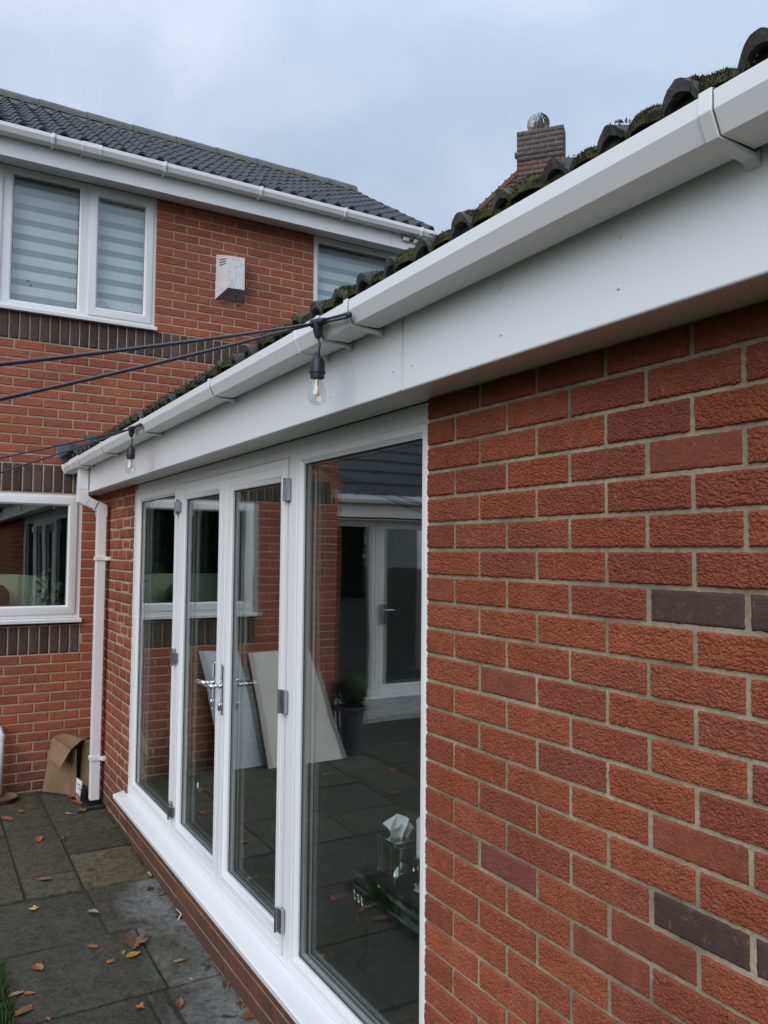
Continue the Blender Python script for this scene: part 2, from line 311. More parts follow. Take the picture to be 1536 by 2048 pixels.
def dead_leaf(name, c):
    c = tuple(k * 0.78 for k in c); m, t, b = mat(name); q = nn(t, 'ShaderNodeTexCoord'); n = noise_n(t, q.outputs['Object'], 60, 5, 0.65)
    L(t, ramp(t, n.outputs['Fac'], [(0.3, tuple(k * 0.45 for k in c)), (0.5, c), (0.72, tuple(min(1, k * 1.35) for k in c))]).outputs[0], b.inputs['Base Color']); b.inputs['Roughness'].default_value = 0.65
    bump(t, b, n.outputs['Fac'], 0.5, 0.002); return m
LEAFC = {'orange': dead_leaf('orange dead leaf', (0.42, 0.14, 0.035)), 'rust': dead_leaf('rust dead leaf', (0.28, 0.10, 0.045)), 'brown': dead_leaf('brown dead leaf', (0.22, 0.115, 0.065)), 'tan': dead_leaf('tan dead leaf', (0.40, 0.26, 0.15)), 'yellow': dead_leaf('yellow dead leaf', (0.52, 0.36, 0.06)), 'pale': dead_leaf('pale green leaf', (0.42, 0.44, 0.20)), 'amber': dead_leaf('amber dead leaf', (0.5, 0.24, 0.03))}
# paving: world-space grime with a cleaner damp zone along the wall, its sky sheen partly painted pale
m, t, b = mat('riven paving slab'); g = nn(t, 'ShaderNodeNewGeometry'); pos = g.outputs['Position']; oi = nn(t, 'ShaderNodeObjectInfo')
off = nn(t, 'ShaderNodeVectorMath', operation='SCALE'); cb = nn(t, 'ShaderNodeCombineXYZ'); L(t, oi.outputs['Random'], cb.inputs[0]); L(t, oi.outputs['Random'], cb.inputs[1]); L(t, cb.outputs[0], off.inputs[0]); off.inputs['Scale'].default_value = 31.0
pv = nn(t, 'ShaderNodeVectorMath', operation='ADD'); L(t, pos, pv.inputs[0]); L(t, off.outputs[0], pv.inputs[1])
n1 = noise_n(t, pv.outputs[0], 7.5, 8, 0.74, 0.8); n2 = noise_n(t, pos, 34, 8, 0.78); n3 = noise_n(t, pos, 2.6, 4, 0.6, 0.4); n4 = noise_n(t, pos, 160, 3, 0.7)
k = ramp(t, n1.outputs['Fac'], [(0.30, (0.020, 0.019, 0.014)), (0.43, (0.040, 0.038, 0.028)), (0.55, (0.068, 0.060, 0.040)), (0.70, (0.13, 0.11, 0.07))]).outputs[0]
k = mixc(t, 0.55, k, oi.outputs['Color'])
k = mixc(t, maprange(t, n2.outputs['Fac'], 0.48, 0.60, 0, 0.75), k, (0.020, 0.021, 0.013))
sp = nn(t, 'ShaderNodeSeparateXYZ'); L(t, pos, sp.inputs[0])
jit = nn(t, 'ShaderNodeMath', operation='MULTIPLY_ADD'); jit.inputs[1].default_value = 0.65; L(t, n3.outputs['Fac'], jit.inputs[0]); L(t, sp.outputs['X'], jit.inputs[2])
zx = maprange(t, jit.outputs[0], 0.05, 0.30, 0, 1)
zy = maprange(t, sp.outputs['Y'], 2.98, 3.04, 1, 0)
zone = nn(t, 'ShaderNodeMath', operation='MULTIPLY'); L(t, zx, zone.inputs[0]); L(t, zy, zone.inputs[1])
k = mixc(t, zone.outputs[0], k, mixc(t, maprange(t, n2.outputs['Fac'], 0.42, 0.66), (0.29, 0.30, 0.30), (0.13, 0.138, 0.10)))  # pale mix holds both cleaner stone and painted sky sheen
n5 = noise_n(t, pos, 11, 3, 0.5, 0.2); sp2 = nn(t, 'ShaderNodeMath', operation='MULTIPLY'); L(t, maprange(t, n5.outputs['Fac'], 0.64, 0.69), sp2.inputs[0]); L(t, zone.outputs[0], sp2.inputs[1])
k = mixc(t, sp2.outputs[0], k, (0.025, 0.025, 0.027))
k = mixc(t, maprange(t, n4.outputs['Fac'], 0.66, 0.76, 0, 0.5), k, (0.13, 0.12, 0.09))
n7 = noise_n(t, pos, 15, 9, 0.75, 0.3); k = mixc(t, maprange(t, n7.outputs['Fac'], 0.50, 0.60, 0, 0.55), k, (0.022, 0.022, 0.015)); n8 = noise_n(t, pv.outputs[0], 60, 6, 0.8); k = mixc(t, maprange(t, n8.outputs['Fac'], 0.52, 0.64, 0, 0.55), k, (0.16, 0.145, 0.105))
L(t, k, b.inputs['Base Color'])
rg = nn(t, 'ShaderNodeMath', operation='MULTIPLY_ADD'); rg.inputs[1].default_value = -0.42; rg.inputs[2].default_value = 0.78; b.inputs['Specular IOR Level'].default_value = 0.4; L(t, zone.outputs[0], rg.inputs[0]); L(t, rg.outputs[0], b.inputs['Roughness'])
hh = nn(t, 'ShaderNodeMath', operation='MULTIPLY_ADD'); hh.inputs[1].default_value = 0.35; L(t, n4.outputs['Fac'], hh.inputs[0]); L(t, n2.outputs['Fac'], hh.inputs[2])
n6 = noise_n(t, pv.outputs[0], 9, 9, 0.66, 0.3); h6 = nn(t, 'ShaderNodeMath', operation='MULTIPLY_ADD'); h6.inputs[1].default_value = 1.5; L(t, n6.outputs['Fac'], h6.inputs[0]); L(t, hh.outputs[0], h6.inputs[2])
bump(t, b, h6.outputs[0], 1.0, 0.012); M_['slab'] = m
# clear window glass: two real surfaces per pane, each reflecting by Fresnel
def glass_mat(name, tint, wave=0.0, ior=1.62):
    m = bpy.data.materials.new(name); m.use_nodes = True; t = m.node_tree; t.nodes.clear()
    o = nn(t, 'ShaderNodeOutputMaterial'); mx = nn(t, 'ShaderNodeMixShader'); tr = nn(t, 'ShaderNodeBsdfTransparent'); gl = nn(t, 'ShaderNodeBsdfGlossy'); fr = nn(t, 'ShaderNodeFresnel'); g = nn(t, 'ShaderNodeNewGeometry')
    tr.inputs[0].default_value = (*tint, 1); gl.inputs['Roughness'].default_value = 0.0; gl.inputs['Color'].default_value = (0.96, 0.99, 0.98, 1)
    L(t, maprange(t, g.outputs['Backfacing'], 0, 1, ior, 1 / ior), fr.inputs['IOR'])
    if wave:
        n = noise_n(t, g.outputs['Position'], 1.6, 2, 0.4); bp = nn(t, 'ShaderNodeBump'); bp.inputs['Strength'].default_value = wave; bp.inputs['Distance'].default_value = 0.02
        L(t, n.outputs['Fac'], bp.inputs['Height']); L(t, bp.outputs[0], gl.inputs['Normal'])
    L(t, fr.outputs[0], mx.inputs[0]); L(t, tr.outputs[0], mx.inputs[1]); L(t, gl.outputs[0], mx.inputs[2]); L(t, mx.outputs[0], o.inputs[0]); return m
M_['glass'] = glass_mat('window glass', (0.975, 0.99, 0.985), 0.05)
M_['bulb'] = glass_mat('bulb glass', (0.93, 0.93, 0.91), ior=2.0)
m, t, b = mat('filament'); b.inputs['Base Color'].default_value = (0.80, 0.42, 0.12, 1); b.inputs['Roughness'].default_value = 0.4; M_['filament'] = m
# ------------------------------------------------------------------ dimensions
YB = 5.019            # face of the house back wall
ZG = lambda y: 0.045 - 0.0215 * (5.02 - y)     # patio falls towards the camera
ROW = lambda r: 0.05 + 0.075 * r               # bottom of brick course r
# ------------------------------------------------------------------ bricks
def brick_mesh(name, seed, nx, nz, amp, m, L0=0.215, H0=0.065, D0=0.08, fx=62.0, fz=120.0, edge=0.0035):
    """brick with its worked face towards -y, edges rounded and chipped; origin at the middle of the face"""
    rnd = random.Random(seed); v = []; f = []
    for j in range(nz + 1):
        for i in range(nx + 1):
            u = i / nx * 2 - 1; w = j / nz * 2 - 1
            x = u * L0 / 2; z = w * H0 / 2
            ex = (1 - abs(u)) * L0 / 2; ez = (1 - abs(w)) * H0 / 2; e = min(ex, ez)
            wx = 0.35 * noise.noise(Vector((x * fx * .7, z * fz * .7, seed * 5.7))); wz = 0.5 * noise.noise(Vector((x * fx * .6, z * fz * .5, seed * 9.1)))
            q = noise.noise(Vector((x * fx + wx, z * fz + wz, seed * 7.3))); q2 = noise.noise(Vector((x * fx * 2.3 + wx * 2, z * fz * 2.1, seed * 3.1)))
            big = noise.noise(Vector((x * 14, z * 22, seed * 2.1)))
            y = -amp * (1.3 * min(1, abs(q) * 3.2) + 0.7 * min(1, abs(q2) * 3.0) + 0.5 * big)
            y += edge * max(0, 1 - e / 0.005) ** 2
            if i in (0, nx): x += noise.noise(Vector((z * 90, seed, u))) * 0.0022
            if j in (0, nz): z += noise.noise(Vector((x * 60, seed + 5, w))) * 0.0022
            v.append((x, y, z))
    for j in range(nz):
        for i in range(nx):
            a = j * (nx + 1) + i; f.append((a, a + 1, a + nx + 2, a + nx + 1))
    loop = [i for i in range(nx + 1)] + [j * (nx + 1) + nx for j in range(1, nz + 1)] + [nz * (nx + 1) + i for i in range(nx - 1, -1, -1)] + [j * (nx + 1) for j in range(nz - 1, 0, -1)]
    b = len(v); v += [(v[k][0], D0, v[k][2]) for k in loop]; n = len(loop)
    f += [(loop[k], b + k, b + (k + 1) % n, loop[(k + 1) % n]) for k in range(n)]
    me = bpy.data.meshes.new(name); me.from_pydata(v, [], f); me.materials.append(m)
    me.polygons.foreach_set('use_smooth', [True] * len(me.polygons)); return me
NEAR = [brick_mesh('brick', s, 150, 46, 0.0029, M_['brick_ext'], fx=110, fz=185) for s in range(9)]
SMOOTH = [brick_mesh('brick', 40 + s, 70, 22, 0.0008, M_['brick_smooth']) for s in range(3)]
PURPLE = [brick_mesh('brick', 50 + s, 70, 22, 0.0007, M_['brick_purple']) for s in range(2)]
DARK = [brick_mesh('brick', 60 + s, 70, 22, 0.0005, M_['brick_dark']) for s in range(2)]
FARB = [brick_mesh('brick', 70 + s, 10, 4, 0.0003, M_['brick_ext'], fx=30, edge=0.001) for s in range(5)]
HOUSEB = [brick_mesh('brick', 80 + s, 40, 12, 0.0013, M_['brick_house'], fx=20, fz=100, edge=0.0012) for s in range(8)]
SOLD = [brick_mesh('soldier_brick', 95 + s, 5, 14, 0.0006, M_['soldier'], L0=0.065, H0=0.215, edge=0.0012) for s in range(5)]
CHIMG = [brick_mesh('brick', 110 + s, 3, 2, 0.0005, M_['brick_grey']) for s in range(3)]
CHIMR = [brick_mesh('brick', 115 + s, 3, 2, 0.0005, M_['brick_chim']) for s in range(3)]
def put_brick(name, me, par, face, a, z, sx=1.0, sz=1.0, depth=0.0, jit=0.0008):
    """face 'x': wall facing -X with a=Y; 'y': wall facing -Y with a=X; depth: plane of the face"""
    o = bpy.data.objects.new(name, me); COL.objects.link(o)
    d = depth + random.uniform(-jit, jit)
    if face == 'x': o.location = (d, a, z); o.rotation_euler = (0, 0, -math.pi / 2)
    else: o.location = (a, d, z)
    o.scale = (sx, 1, sz); parent(o, par); return o
def cut(a, b, holes):
    segs = [(a, b)]
    for h0, h1 in holes:
        nx = []
        for s0, s1 in segs:
            if h1 <= s0 or h0 >= s1: nx.append((s0, s1)); continue
            if h0 > s0: nx.append((s0, h0))
            if h1 < s1: nx.append((h1, s1))
        segs = nx
    return segs
def course(a0, a1, r, phase, openings):
    """stretchers of course r between a0 and a1 as (start, end), cut by the openings (a0,a1,z0,z1)"""
    z = ROW(r) + 0.0375; res = []
    holes = [(o[0], o[1]) for o in openings if o[2] < z < o[3]]
    st = phase + (0.1125 if r % 2 == 0 else 0.0)
    k = math.floor((a0 - st) / 0.225); x = st + k * 0.225
    while x < a1:
        s0, s1 = max(x + 0.005, a0), min(x + 0.22, a1)
        for q0, q1 in cut(s0, s1, holes):
            if q1 - q0 < 0.035 and res and q0 - res[-1][1] < 0.02: res[-1] = (res[-1][0], q1)
            elif q1 - q0 > 0.008: res.append((q0, q1))
        x += 0.225
    i = 0
    while i < len(res) - 1:
        if res[i][1] - res[i][0] < 0.035 and res[i + 1][0] - res[i][1] < 0.02: res[i + 1] = (res[i][0], res[i + 1][1]); res.pop(i)
        else: i += 1
    return res
def backing(mb, face, rect, openings, d0, d1):
    a0, a1, z0, z1 = rect
    A = sorted({a0, a1, *[q for o in openings for q in o[:2] if a0 < q < a1]}); Z = sorted({z0, z1, *[q for o in openings for q in o[2:] if z0 < q < z1]})
    for i in range(len(A) - 1):
        for j in range(len(Z) - 1):
            ca, cz_ = (A[i] + A[i + 1]) / 2, (Z[j] + Z[j + 1]) / 2
            if any(o[0] < ca < o[1] and o[2] < cz_ < o[3] for o in openings): continue
            if face == 'x': mb.box(d0, d1, A[i], A[i + 1], Z[j], Z[j + 1])
            else: mb.box(A[i], A[i + 1], d0, d1, Z[j], Z[j + 1])
    return mb
def run_brick(mb, face, q0, q1, z0, z1, d):
    """cheap bevelled brick for the joined runs"""
    e = 0.003; dd = d - 0.0012 + random.uniform(-0.0008, 0.0008)
    v = []
    for i, k in ((0, 0.06), (0, 0.0018), (e, 0.0)):
        for a, z in ((q0 + i, z0 + i), (q1 - i, z0 + i), (q1 - i, z1 - i), (q0 + i, z1 - i)):
            v.append((dd + k, a, z) if face == 'x' else (a, dd + k, z))
    mb.add(v, [(k * 4 + j, k * 4 + (j + 1) % 4, k * 4 + 4 + (j + 1) % 4, k * 4 + 4 + j) for k in range(2) for j in range(4)] + [(8, 9, 10, 11)])
# ================================================================== SETTING: ground
g_ = MB().add([(-90, -90, -0.12), (90, -90, -0.12), (90, 90, -0.12), (-90, 90, -0.12)], [(0, 1, 2, 3)]).build('ground', M_['soil'])
tag(g_, 'dark earth and lawn level running under the patio and buildings', 'ground', kind='structure')
lawn = MB().add([(-60, -60, ZG(2.4) - 0.035), (-0.90, -60, ZG(2.4) - 0.035), (-0.90, 2.38, ZG(2.4) - 0.02), (-60, 2.38, ZG(2.4) - 0.02)], [(0, 1, 2, 3)])
lawn = lawn.build('lawn', plain('lawn soil', (0.022, 0.034, 0.011), 0.95, var=0.25, scale=12, bmp=0.8, bscale=60))
tag(lawn, 'green lawn beside the patio slabs', 'lawn', kind='structure')
# patio: mortar bed plus individual slabs
bed = MB(); bed.add([(-9, -2.5, ZG(-2.5) - 0.011), (0.1, -2.5, ZG(-2.5) - 0.011), (0.1, 5.1, ZG(5.1) - 0.011), (-9, 5.1, ZG(5.1) - 0.011)], [(0, 1, 2, 3)])
bed.add([(-9, 5.1, ZG(5.1) - 0.011), (-2.2, 5.1, ZG(5.1) - 0.011), (-2.2, 7.1, ZG(5.1) - 0.011), (-9, 7.1, ZG(5.1) - 0.011)], [(0, 1, 2, 3)])
patio = bed.build('patio', plain('mossy joint fill', (0.038, 0.037, 0.024), 0.95, var=0.3, scale=25, bmp=0.8, bscale=120)); tag(patio, 'damp riven stone patio with mossy joints', 'patio', kind='structure')
SL = []   # x0,x1,y0,y1
SL += [(-0.385, 0.06, 4.24, 5.03), (-0.385, 0.06, 3.935, 4.24), (-0.385, 0.06, 3.60, 3.935), (-0.385, 0.06, 3.03, 3.60), (-0.375, 0.06, 2.445, 3.03),
       (-0.69, -0.385, 4.62, 5.03), (-0.69, -0.385, 4.205, 4.62), (-0.69, -0.385, 3.91, 4.205), (-0.69, -0.385, 3.345, 3.91), (-0.69, -0.385, 3.045, 3.345),
       (-1.30, -0.69, 4.55, 5.03), (-1.30, -0.69, 4.10, 4.55), (-1.30, -0.69, 3.62, 4.10), (-1.30, -0.69, 3.045, 3.62), (-1.30, -0.375, 2.445, 3.045),
       (-0.245, 0.06, 1.825, 2.445), (-0.90, -0.245, 1.83, 2.445), (-0.90, -0.345, 1.22, 1.83), (-0.345, -0.255, 1.22, 1.83), (-0.255, 0.06, 1.30, 1.825),
       (-0.90, -0.30, 0.6, 1.22), (-0.30, 0.06, 0.6, 1.22), (-0.345, 0.06, 1.22, 1.30), (-0.90, 0.06, 0.0, 0.6), (-0.90, -0.4, -0.6, 0.0), (-0.4, 0.06, -0.6, 0.0), (-0.90, -0.2, -1.2, -0.6), (-0.2, 0.06, -1.2, -0.6), (-0.9, 0.06, -1.9, -1.2)]
xx = -1.30
for cw in (0.6, 0.45, 0.6, 0.6, 0.9, 0.6, 0.45, 0.9, 0.6):
    y = 2.445
    for h in random.sample([0.6, 0.45, 0.6, 0.6, 0.3], 5):
        y1 = min(y + h, 5.03)
        if y1 - y > 0.1: SL.append((xx - cw, xx, y, y1))
        y = y1
    if y < 5.0: SL.append((xx - cw, xx, y, 5.03))
    xx -= cw
for k, (x0, x1, y0, y1) in enumerate(SL):
    rs = random.Random(k * 13 + 1); nx, ny = 8, 8; v = []; f = []; zt = rs.uniform(-0.004, 0.004); g = 0.006 + rs.uniform(0, 0.004)
    tx, ty = rs.uniform(-0.006, 0.006), rs.uniform(-0.006, 0.006)
    for j in range(ny + 1):
        for i in range(nx + 1):
            u, w = i / nx, j / ny; e = min(u, 1 - u, w, 1 - w)
            px = x0 + g + (x1 - x0 - 2 * g) * u; py = y0 + g + (y1 - y0 - 2 * g) * w
            if e == 0:
                q = noise.noise(Vector((px * 17, py * 17, k))) * 0.005
                if i in (0, nx): px += q
                if j in (0, ny): py += q
            z = ZG(py) + zt + tx * (u - .5) + ty * (w - .5) + noise.noise(Vector((px * 6, py * 6, k * 1.7))) * 0.0035 + noise.noise(Vector((px * 19, py * 19, k * 2.7))) * 0.0015 - (0.005 if e == 0 else 0)
            v.append((px, py, z))
    for j in range(ny):
        for i in range(nx):
            a = j * (nx + 1) + i; f.append((a, a + 1, a + nx + 2, a + nx + 1))
    loop = [i for i in range(nx + 1)] + [j * (nx + 1) + nx for j in range(1, ny + 1)] + [ny * (nx + 1) + i for i in range(nx - 1, -1, -1)] + [j * (nx + 1) for j in range(ny - 1, 0, -1)]
    b0 = len(v); v += [(v[q][0], v[q][1], v[q][2] - 0.035) for q in loop]; n = len(loop)
    f += [(loop[q], b0 + q, b0 + (q + 1) % n, loop[(q + 1) % n]) for q in range(n)]
    o = MB().add(v, f).build('paving_slab', M_['slab'], patio, auto=True)
    DK, OL, TN, GY = (0.082, 0.075, 0.052), (0.115, 0.102, 0.056), (0.24, 0.19, 0.105), (0.15, 0.14, 0.094)
    tint = {0: OL, 1: OL, 2: (0.075, 0.068, 0.04), 3: TN, 4: DK, 5: OL, 6: OL, 7: (0.10, 0.09, 0.056), 8: (0.12, 0.098, 0.058), 9: GY, 10: OL, 11: OL, 12: (0.11, 0.094, 0.056), 13: (0.13, 0.108, 0.064), 14: DK, 16: DK, 17: DK}.get(k, rs.choice((DK, OL, GY, DK)))
    o.color = (*tint, 1)
# ================================================================== EXTENSION
EXT = empty('extension_building', (0, 2, 0), 'single storey red brick extension with white glazed doors and long gutter', 'building')
OPEN = (0.135, 3.745, 0.245, 2.40)
wall = backing(MB(), 'x', (-3.2, YB + 0.006, -0.1, 2.368), [OPEN], 0.0035, 0.10).build('wall', M_['mortar_ext'], EXT)
MB().box(0.0009, 0.0027, 3.7455, YB, -0.1, 2.3675).build('flush_pointing', M_['mortar_house'], wall)
SPEC = {}
for r, c, kind in ((23, -0.7875, 'D'), (23, -1.0125, 'D'), (15, -0.7875, 'D'), (15, -1.0125, 'D'), (27, -0.7875, 'S'), (23, -0.1125, 'S'), (20, -0.225, 'S'), (17, -0.7875, 'S'), (14, -0.225, 'P'), (11, -0.3375, 'P'), (14, -0.675, 'S'), (13, -0.5625, 'S'), (9, 0.0, 'S')):
    SPEC[(r, round(c, 3))] = kind
stuff = MB()
for r in range(-1, 31):
    zc_ = ROW(r) + 0.0375
    if zc_ < ZG(0) - 0.05: continue
    top = min(ROW(r) + 0.070, 2.366); bot = ROW(r) + 0.005
    for q0, q1 in course(-3.2, YB, r, 0.0, [OPEN]):
        a = (q0 + q1) / 2; sz = (top - bot) / 0.065; sx = (q1 - q0) / 0.215; zc_ = (top + bot) / 2
        if top - bot < 0.02: continue
        if zc_ < 0.24 and a > 0.3: run_brick(stuff, 'x', q0, q1, bot, top, 0.0)
        elif a > 3.7:
            if a < 4.52: put_brick('brick', random.choice(FARB), wall, 'x', a, zc_, sx, sz)
            else: run_brick(stuff, 'x', q0, q1, bot, top, 0.0)
        elif -1.2 < a:
            k = SPEC.get((r, round(a, 3)))
            me = random.choice({'D': DARK, 'S': SMOOTH, 'P': PURPLE}.get(k, NEAR))
            put_brick('brick', me, wall, 'x', a, zc_, sx - 0.004 / 0.215, sz - 0.0006 / 0.065)
        else: run_brick(stuff, 'x', q0, q1, bot, top, 0.0)
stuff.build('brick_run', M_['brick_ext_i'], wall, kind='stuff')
# soffit and fascia
MB().box(-0.146, 0.012, -3.2, YB - 0.004, 2.368, 2.378).build('soffit', M_['upvc_fascia'], EXT)
for y0, y1 in ((-3.2, 0.0148), (0.0192, YB - 0.003)):
    fb = MB().prism([(-0.163, 2.357), (-0.160, 2.3535), (-0.147, 2.3535), (-0.147, 2.64), (-0.163, 2.64)], 'y', y0, y1).build('fascia_board', M_['upvc_fascia'], EXT, bevel=0.002)
    ys = [y for y in (-1.13, -0.765, -0.396, -0.03, 0.07, 0.45, 0.82, 1.2, 1.6, 2.0, 2.5, 3.0, 3.5, 4.1) if y0 < y < y1]
    for y in ys:
        for z in (2.415, 2.516):
            o = MB().lathe([(0.0045, -0.001), (0.0045, 0.0012), (0.003, 0.0024)], (0, 0, 0), 10).build('screw', M_['upvc_aged'], fb, smooth=True)
            o.location = (-0.163, y + random.uniform(-.01, .01), z + random.uniform(-.006, .006)); o.rotation_euler = (0, -math.pi / 2, 0)
MB().box(-0.158, -0.150, 0.012, 0.022, 2.356, 2.6).build('joint_gap', M_['gap'], EXT)
MB().box(-0.165, -0.1635, 0.021, 0.036, 2.357, 2.55).build('joint_strip', M_['upvc_fascia'], EXT)
# roof of the extension
PIT = math.tan(R_(18.5)); EAX, EAZ = -0.215, 2.655
RZ = lambda x: EAZ + (x - EAX) * PIT
rf = MB().add([(-0.15, -3.2, RZ(-0.15) - 0.045), (3.4, -3.2, RZ(3.4) - 0.045), (3.4, YB, RZ(3.4) - 0.045), (-0.15, YB, RZ(-0.15) - 0.045)], [(0, 1, 2, 3)]).build('roof', M_['tile_ext'], EXT)
def tile_mesh(name, m, cover=0.30, rolls=2, length=0.42, amp=0.030, n=14, th=0.016, seed=0, jit=0.0):
    """interlocking double roll tile lying along +x (up the slope), width along y"""
    v = []; f = []
    nx = 3; N = n * rolls
    for s in (0, 1):
        for i in range(nx + 1):
            for k in range(N + 1):
                y = (k / N - 0.5) * cover; ph = (k % n) / n
                w = math.sin(math.pi * min(1, ph / 0.62)) ** 0.8 if ph < 0.62 else 0.0
                q = jit * noise.noise(Vector((y * 45, i * 3.1, seed * 7.7))); q2 = jit * noise.noise(Vector((y * 120, i * 2.1, seed * 3.3 + s)))
                v.append((length * i / nx + (q2 * 2.2 if i == 0 else 0), y, amp * w * (1 + q * 9) + q + q2 - (th if s else 0)))
    off = (nx + 1) * (N + 1)
    for i in range(nx):
        for k in range(N):
            a = i * (N + 1) + k; f.append((a, a + 1, a + N + 2, a + N + 1)); f.append((off + a, off + a + N + 1, off + a + N + 2, off + a + 1))
    for k in range(N): f.append((k, off + k, off + k + 1, k + 1))
    for i in range(nx):
        a = i * (N + 1); f.append((a, a + N + 1, off + a + N + 1, off + a)); a += N; f.append((a, off + a, off + a + N + 1, a + N + 1))
    mb = MB().add(v, f); me = mb.mesh(name, True); me.set_sharp_from_angle(angle=R_(50)); me.materials.append(m); return me
TE = [tile_mesh('roof_tile', M_['tile_ext'], amp=0.050, th=0.020, n=24, seed=q, jit=0.004) for q in range(6)]
fv = []; ff = []; fn = 900
for k in range(fn + 1):
    y = -2.98 + (YB + 2.93) * k / fn; ph = ((y + 2.99) / 0.154) % 1; hb = 0.050 * (math.sin(math.pi * min(1, ph / .62)) ** .8 if ph < .62 else 0) - 0.019 + 0.002 * noise.noise(Vector((y * 60, 0, 0)))
    xo = 0.006 + 0.006 * noise.noise(Vector((y * 40, 3, 0)))
    fv += [(EAX + xo, y, RZ(EAX) - 0.035), (EAX + xo + .004, y, RZ(EAX) + hb), (EAX + 0.12, y, RZ(EAX + .12) + hb)]
for k in range(fn): ff += [(k * 3, k * 3 + 3, k * 3 + 4, k * 3 + 1), (k * 3 + 1, k * 3 + 4, k * 3 + 5, k * 3 + 2)]
MB().add(fv, ff).build('eaves_filler', M_['moss_bed'], rf, smooth=True)
yy = -2.9
while yy < YB - 0.1:
    for row in range(2):
        o = bpy.data.objects.new('roof_tile', random.choice(TE)); COL.objects.link(o)
        o.location = (EAX + row * 0.33 + random.uniform(-.006, .006), yy + 0.06, RZ(EAX + row * 0.33) - 0.004 + random.uniform(-.003, .003)); o.rotation_euler = (random.uniform(-.015, .015), -R_(18.5) + 0.04, 0); parent(o, rf)
    yy += 0.308
up_ = MB()
vv = []; ff = []; ny = 340; xs = [0.40, 1.2, 2.2, 3.35]
for i, x in enumerate(xs):
    for k in range(ny + 1):
        y = -3.1 + (YB + 3.1) * k / ny; ph = ((y + 2.99) / 0.154) % 1
        vv.append((x, y, RZ(x) + 0.02 + (0.03 * math.sin(math.pi * min(1, ph / .62)) if ph < .62 else 0)))
for i in range(3):
    for k in range(ny): a = i * (ny + 1) + k; ff.append((a, a + 1, a + ny + 2, a + ny + 1))
up_.add(vv, ff).build('upper_tile_run', M_['tile_ext'], rf, kind='stuff', smooth=True)
# moss on the eaves tiles
ms = MB(); rm = random.Random(3)
yy = -2.0
for _ in range(26000):
    y = rm.uniform(-1.9, 4.9); ph = ((y + 2.99 + 0.012) / 0.154) % 1
    bed_z = 0.050 * (math.sin(math.pi * min(1, ph / .62)) ** .8 if ph < .62 else 0)
    dens = noise.noise(Vector((y * 2.3, 4.1, 0))) + noise.noise(Vector((y * 9, 1.1, 0))) * .7
    if rm.random() > 0.30 + dens * 0.75 + (0.45 if ph > .6 or ph < .06 else 0): continue
    xo = rm.uniform(-0.012, 0.05) if rm.random() < .7 else rm.uniform(0.0, 0.3)
    x = EAX + xo; hgt = (0.003 + 0.0035 * max(0, dens + .4)) * rm.uniform(.5, 1.3)
    z = RZ(x) + bed_z - 0.004 - (rm.uniform(0, 0.022) if xo < 0.0 else 0)
    w = rm.uniform(.0012, .0028)
    a = rm.uniform(0, 6.28); lean = Vector((rm.uniform(-.9, .4), rm.uniform(-.6, .6), 1)).normalized()
    p = Vector((x, y, z)); d1 = Vector((math.cos(a), math.sin(a), 0)) * w; d2 = Vector((-math.sin(a), math.cos(a), 0)) * w
    t_ = p + lean * hgt
    ms.add([p - d1, p + d1, t_ + d1 * .5, t_ - d1 * .5, p - d2, p + d2, t_ + d2 * .5, t_ - d2 * .5, t_ + lean * w], [(0, 1, 2, 3), (4, 5, 6, 7), (2, 3, 8), (6, 7, 8)])
ms.build('moss', M_['moss'], rf, kind='stuff')
# mossy cushions: lumpy hummocks in the valleys
for i in range(40):
    y = -1.85 + i * 0.154 + 0.072 + rm.uniform(-.012, .012)
    if rm.random() < .08 or y > 4.7: continue
    s = rm.uniform(.8, 1.25); c = Vector((EAX + 0.016, y - .01, RZ(EAX) + 0.002)); v = []; f = []; N, K = 12, 6
    for j in range(K + 1):
        th = math.pi / 2 * j / K
        for k in range(N):
            ph = 2 * math.pi * k / N; q = 1 + .28 * noise.noise(Vector((math.cos(ph) * 2 + i, math.sin(ph) * 2, th * 2)))
            v.append(c + Vector((math.cos(th) * math.cos(ph) * .034 * q * s, math.cos(th) * math.sin(ph) * .05 * q * s, math.sin(th) * .036 * q * s)))
    for j in range(K):
        for k in range(N): f.append((j * N + k, j * N + (k + 1) % N, (j + 1) * N + (k + 1) % N, (j + 1) * N + k))
    mo = MB().add(v, f)
    for _ in range(1500):
        th = math.acos(rm.uniform(-.1, 1)); ph = rm.uniform(0, 6.28); d = Vector((math.sin(th) * math.cos(ph), math.sin(th) * math.sin(ph), math.cos(th)))
        p = c + Vector((d.x * .034 * s, d.y * .05 * s, d.z * .036 * s)); w = rm.uniform(.0007, .0014); sd_ = d.cross(Vector((rm.random(), rm.random(), rm.random()))).normalized() * w
        mo.add([p - sd_, p + sd_, p + (d + Vector((rm.gauss(0, .4), rm.gauss(0, .4), rm.gauss(0, .3)))) * rm.uniform(.002, .005)], [(0, 1, 2)])
    mo.build('moss_cushion', M_['moss'], rf, kind='stuff')
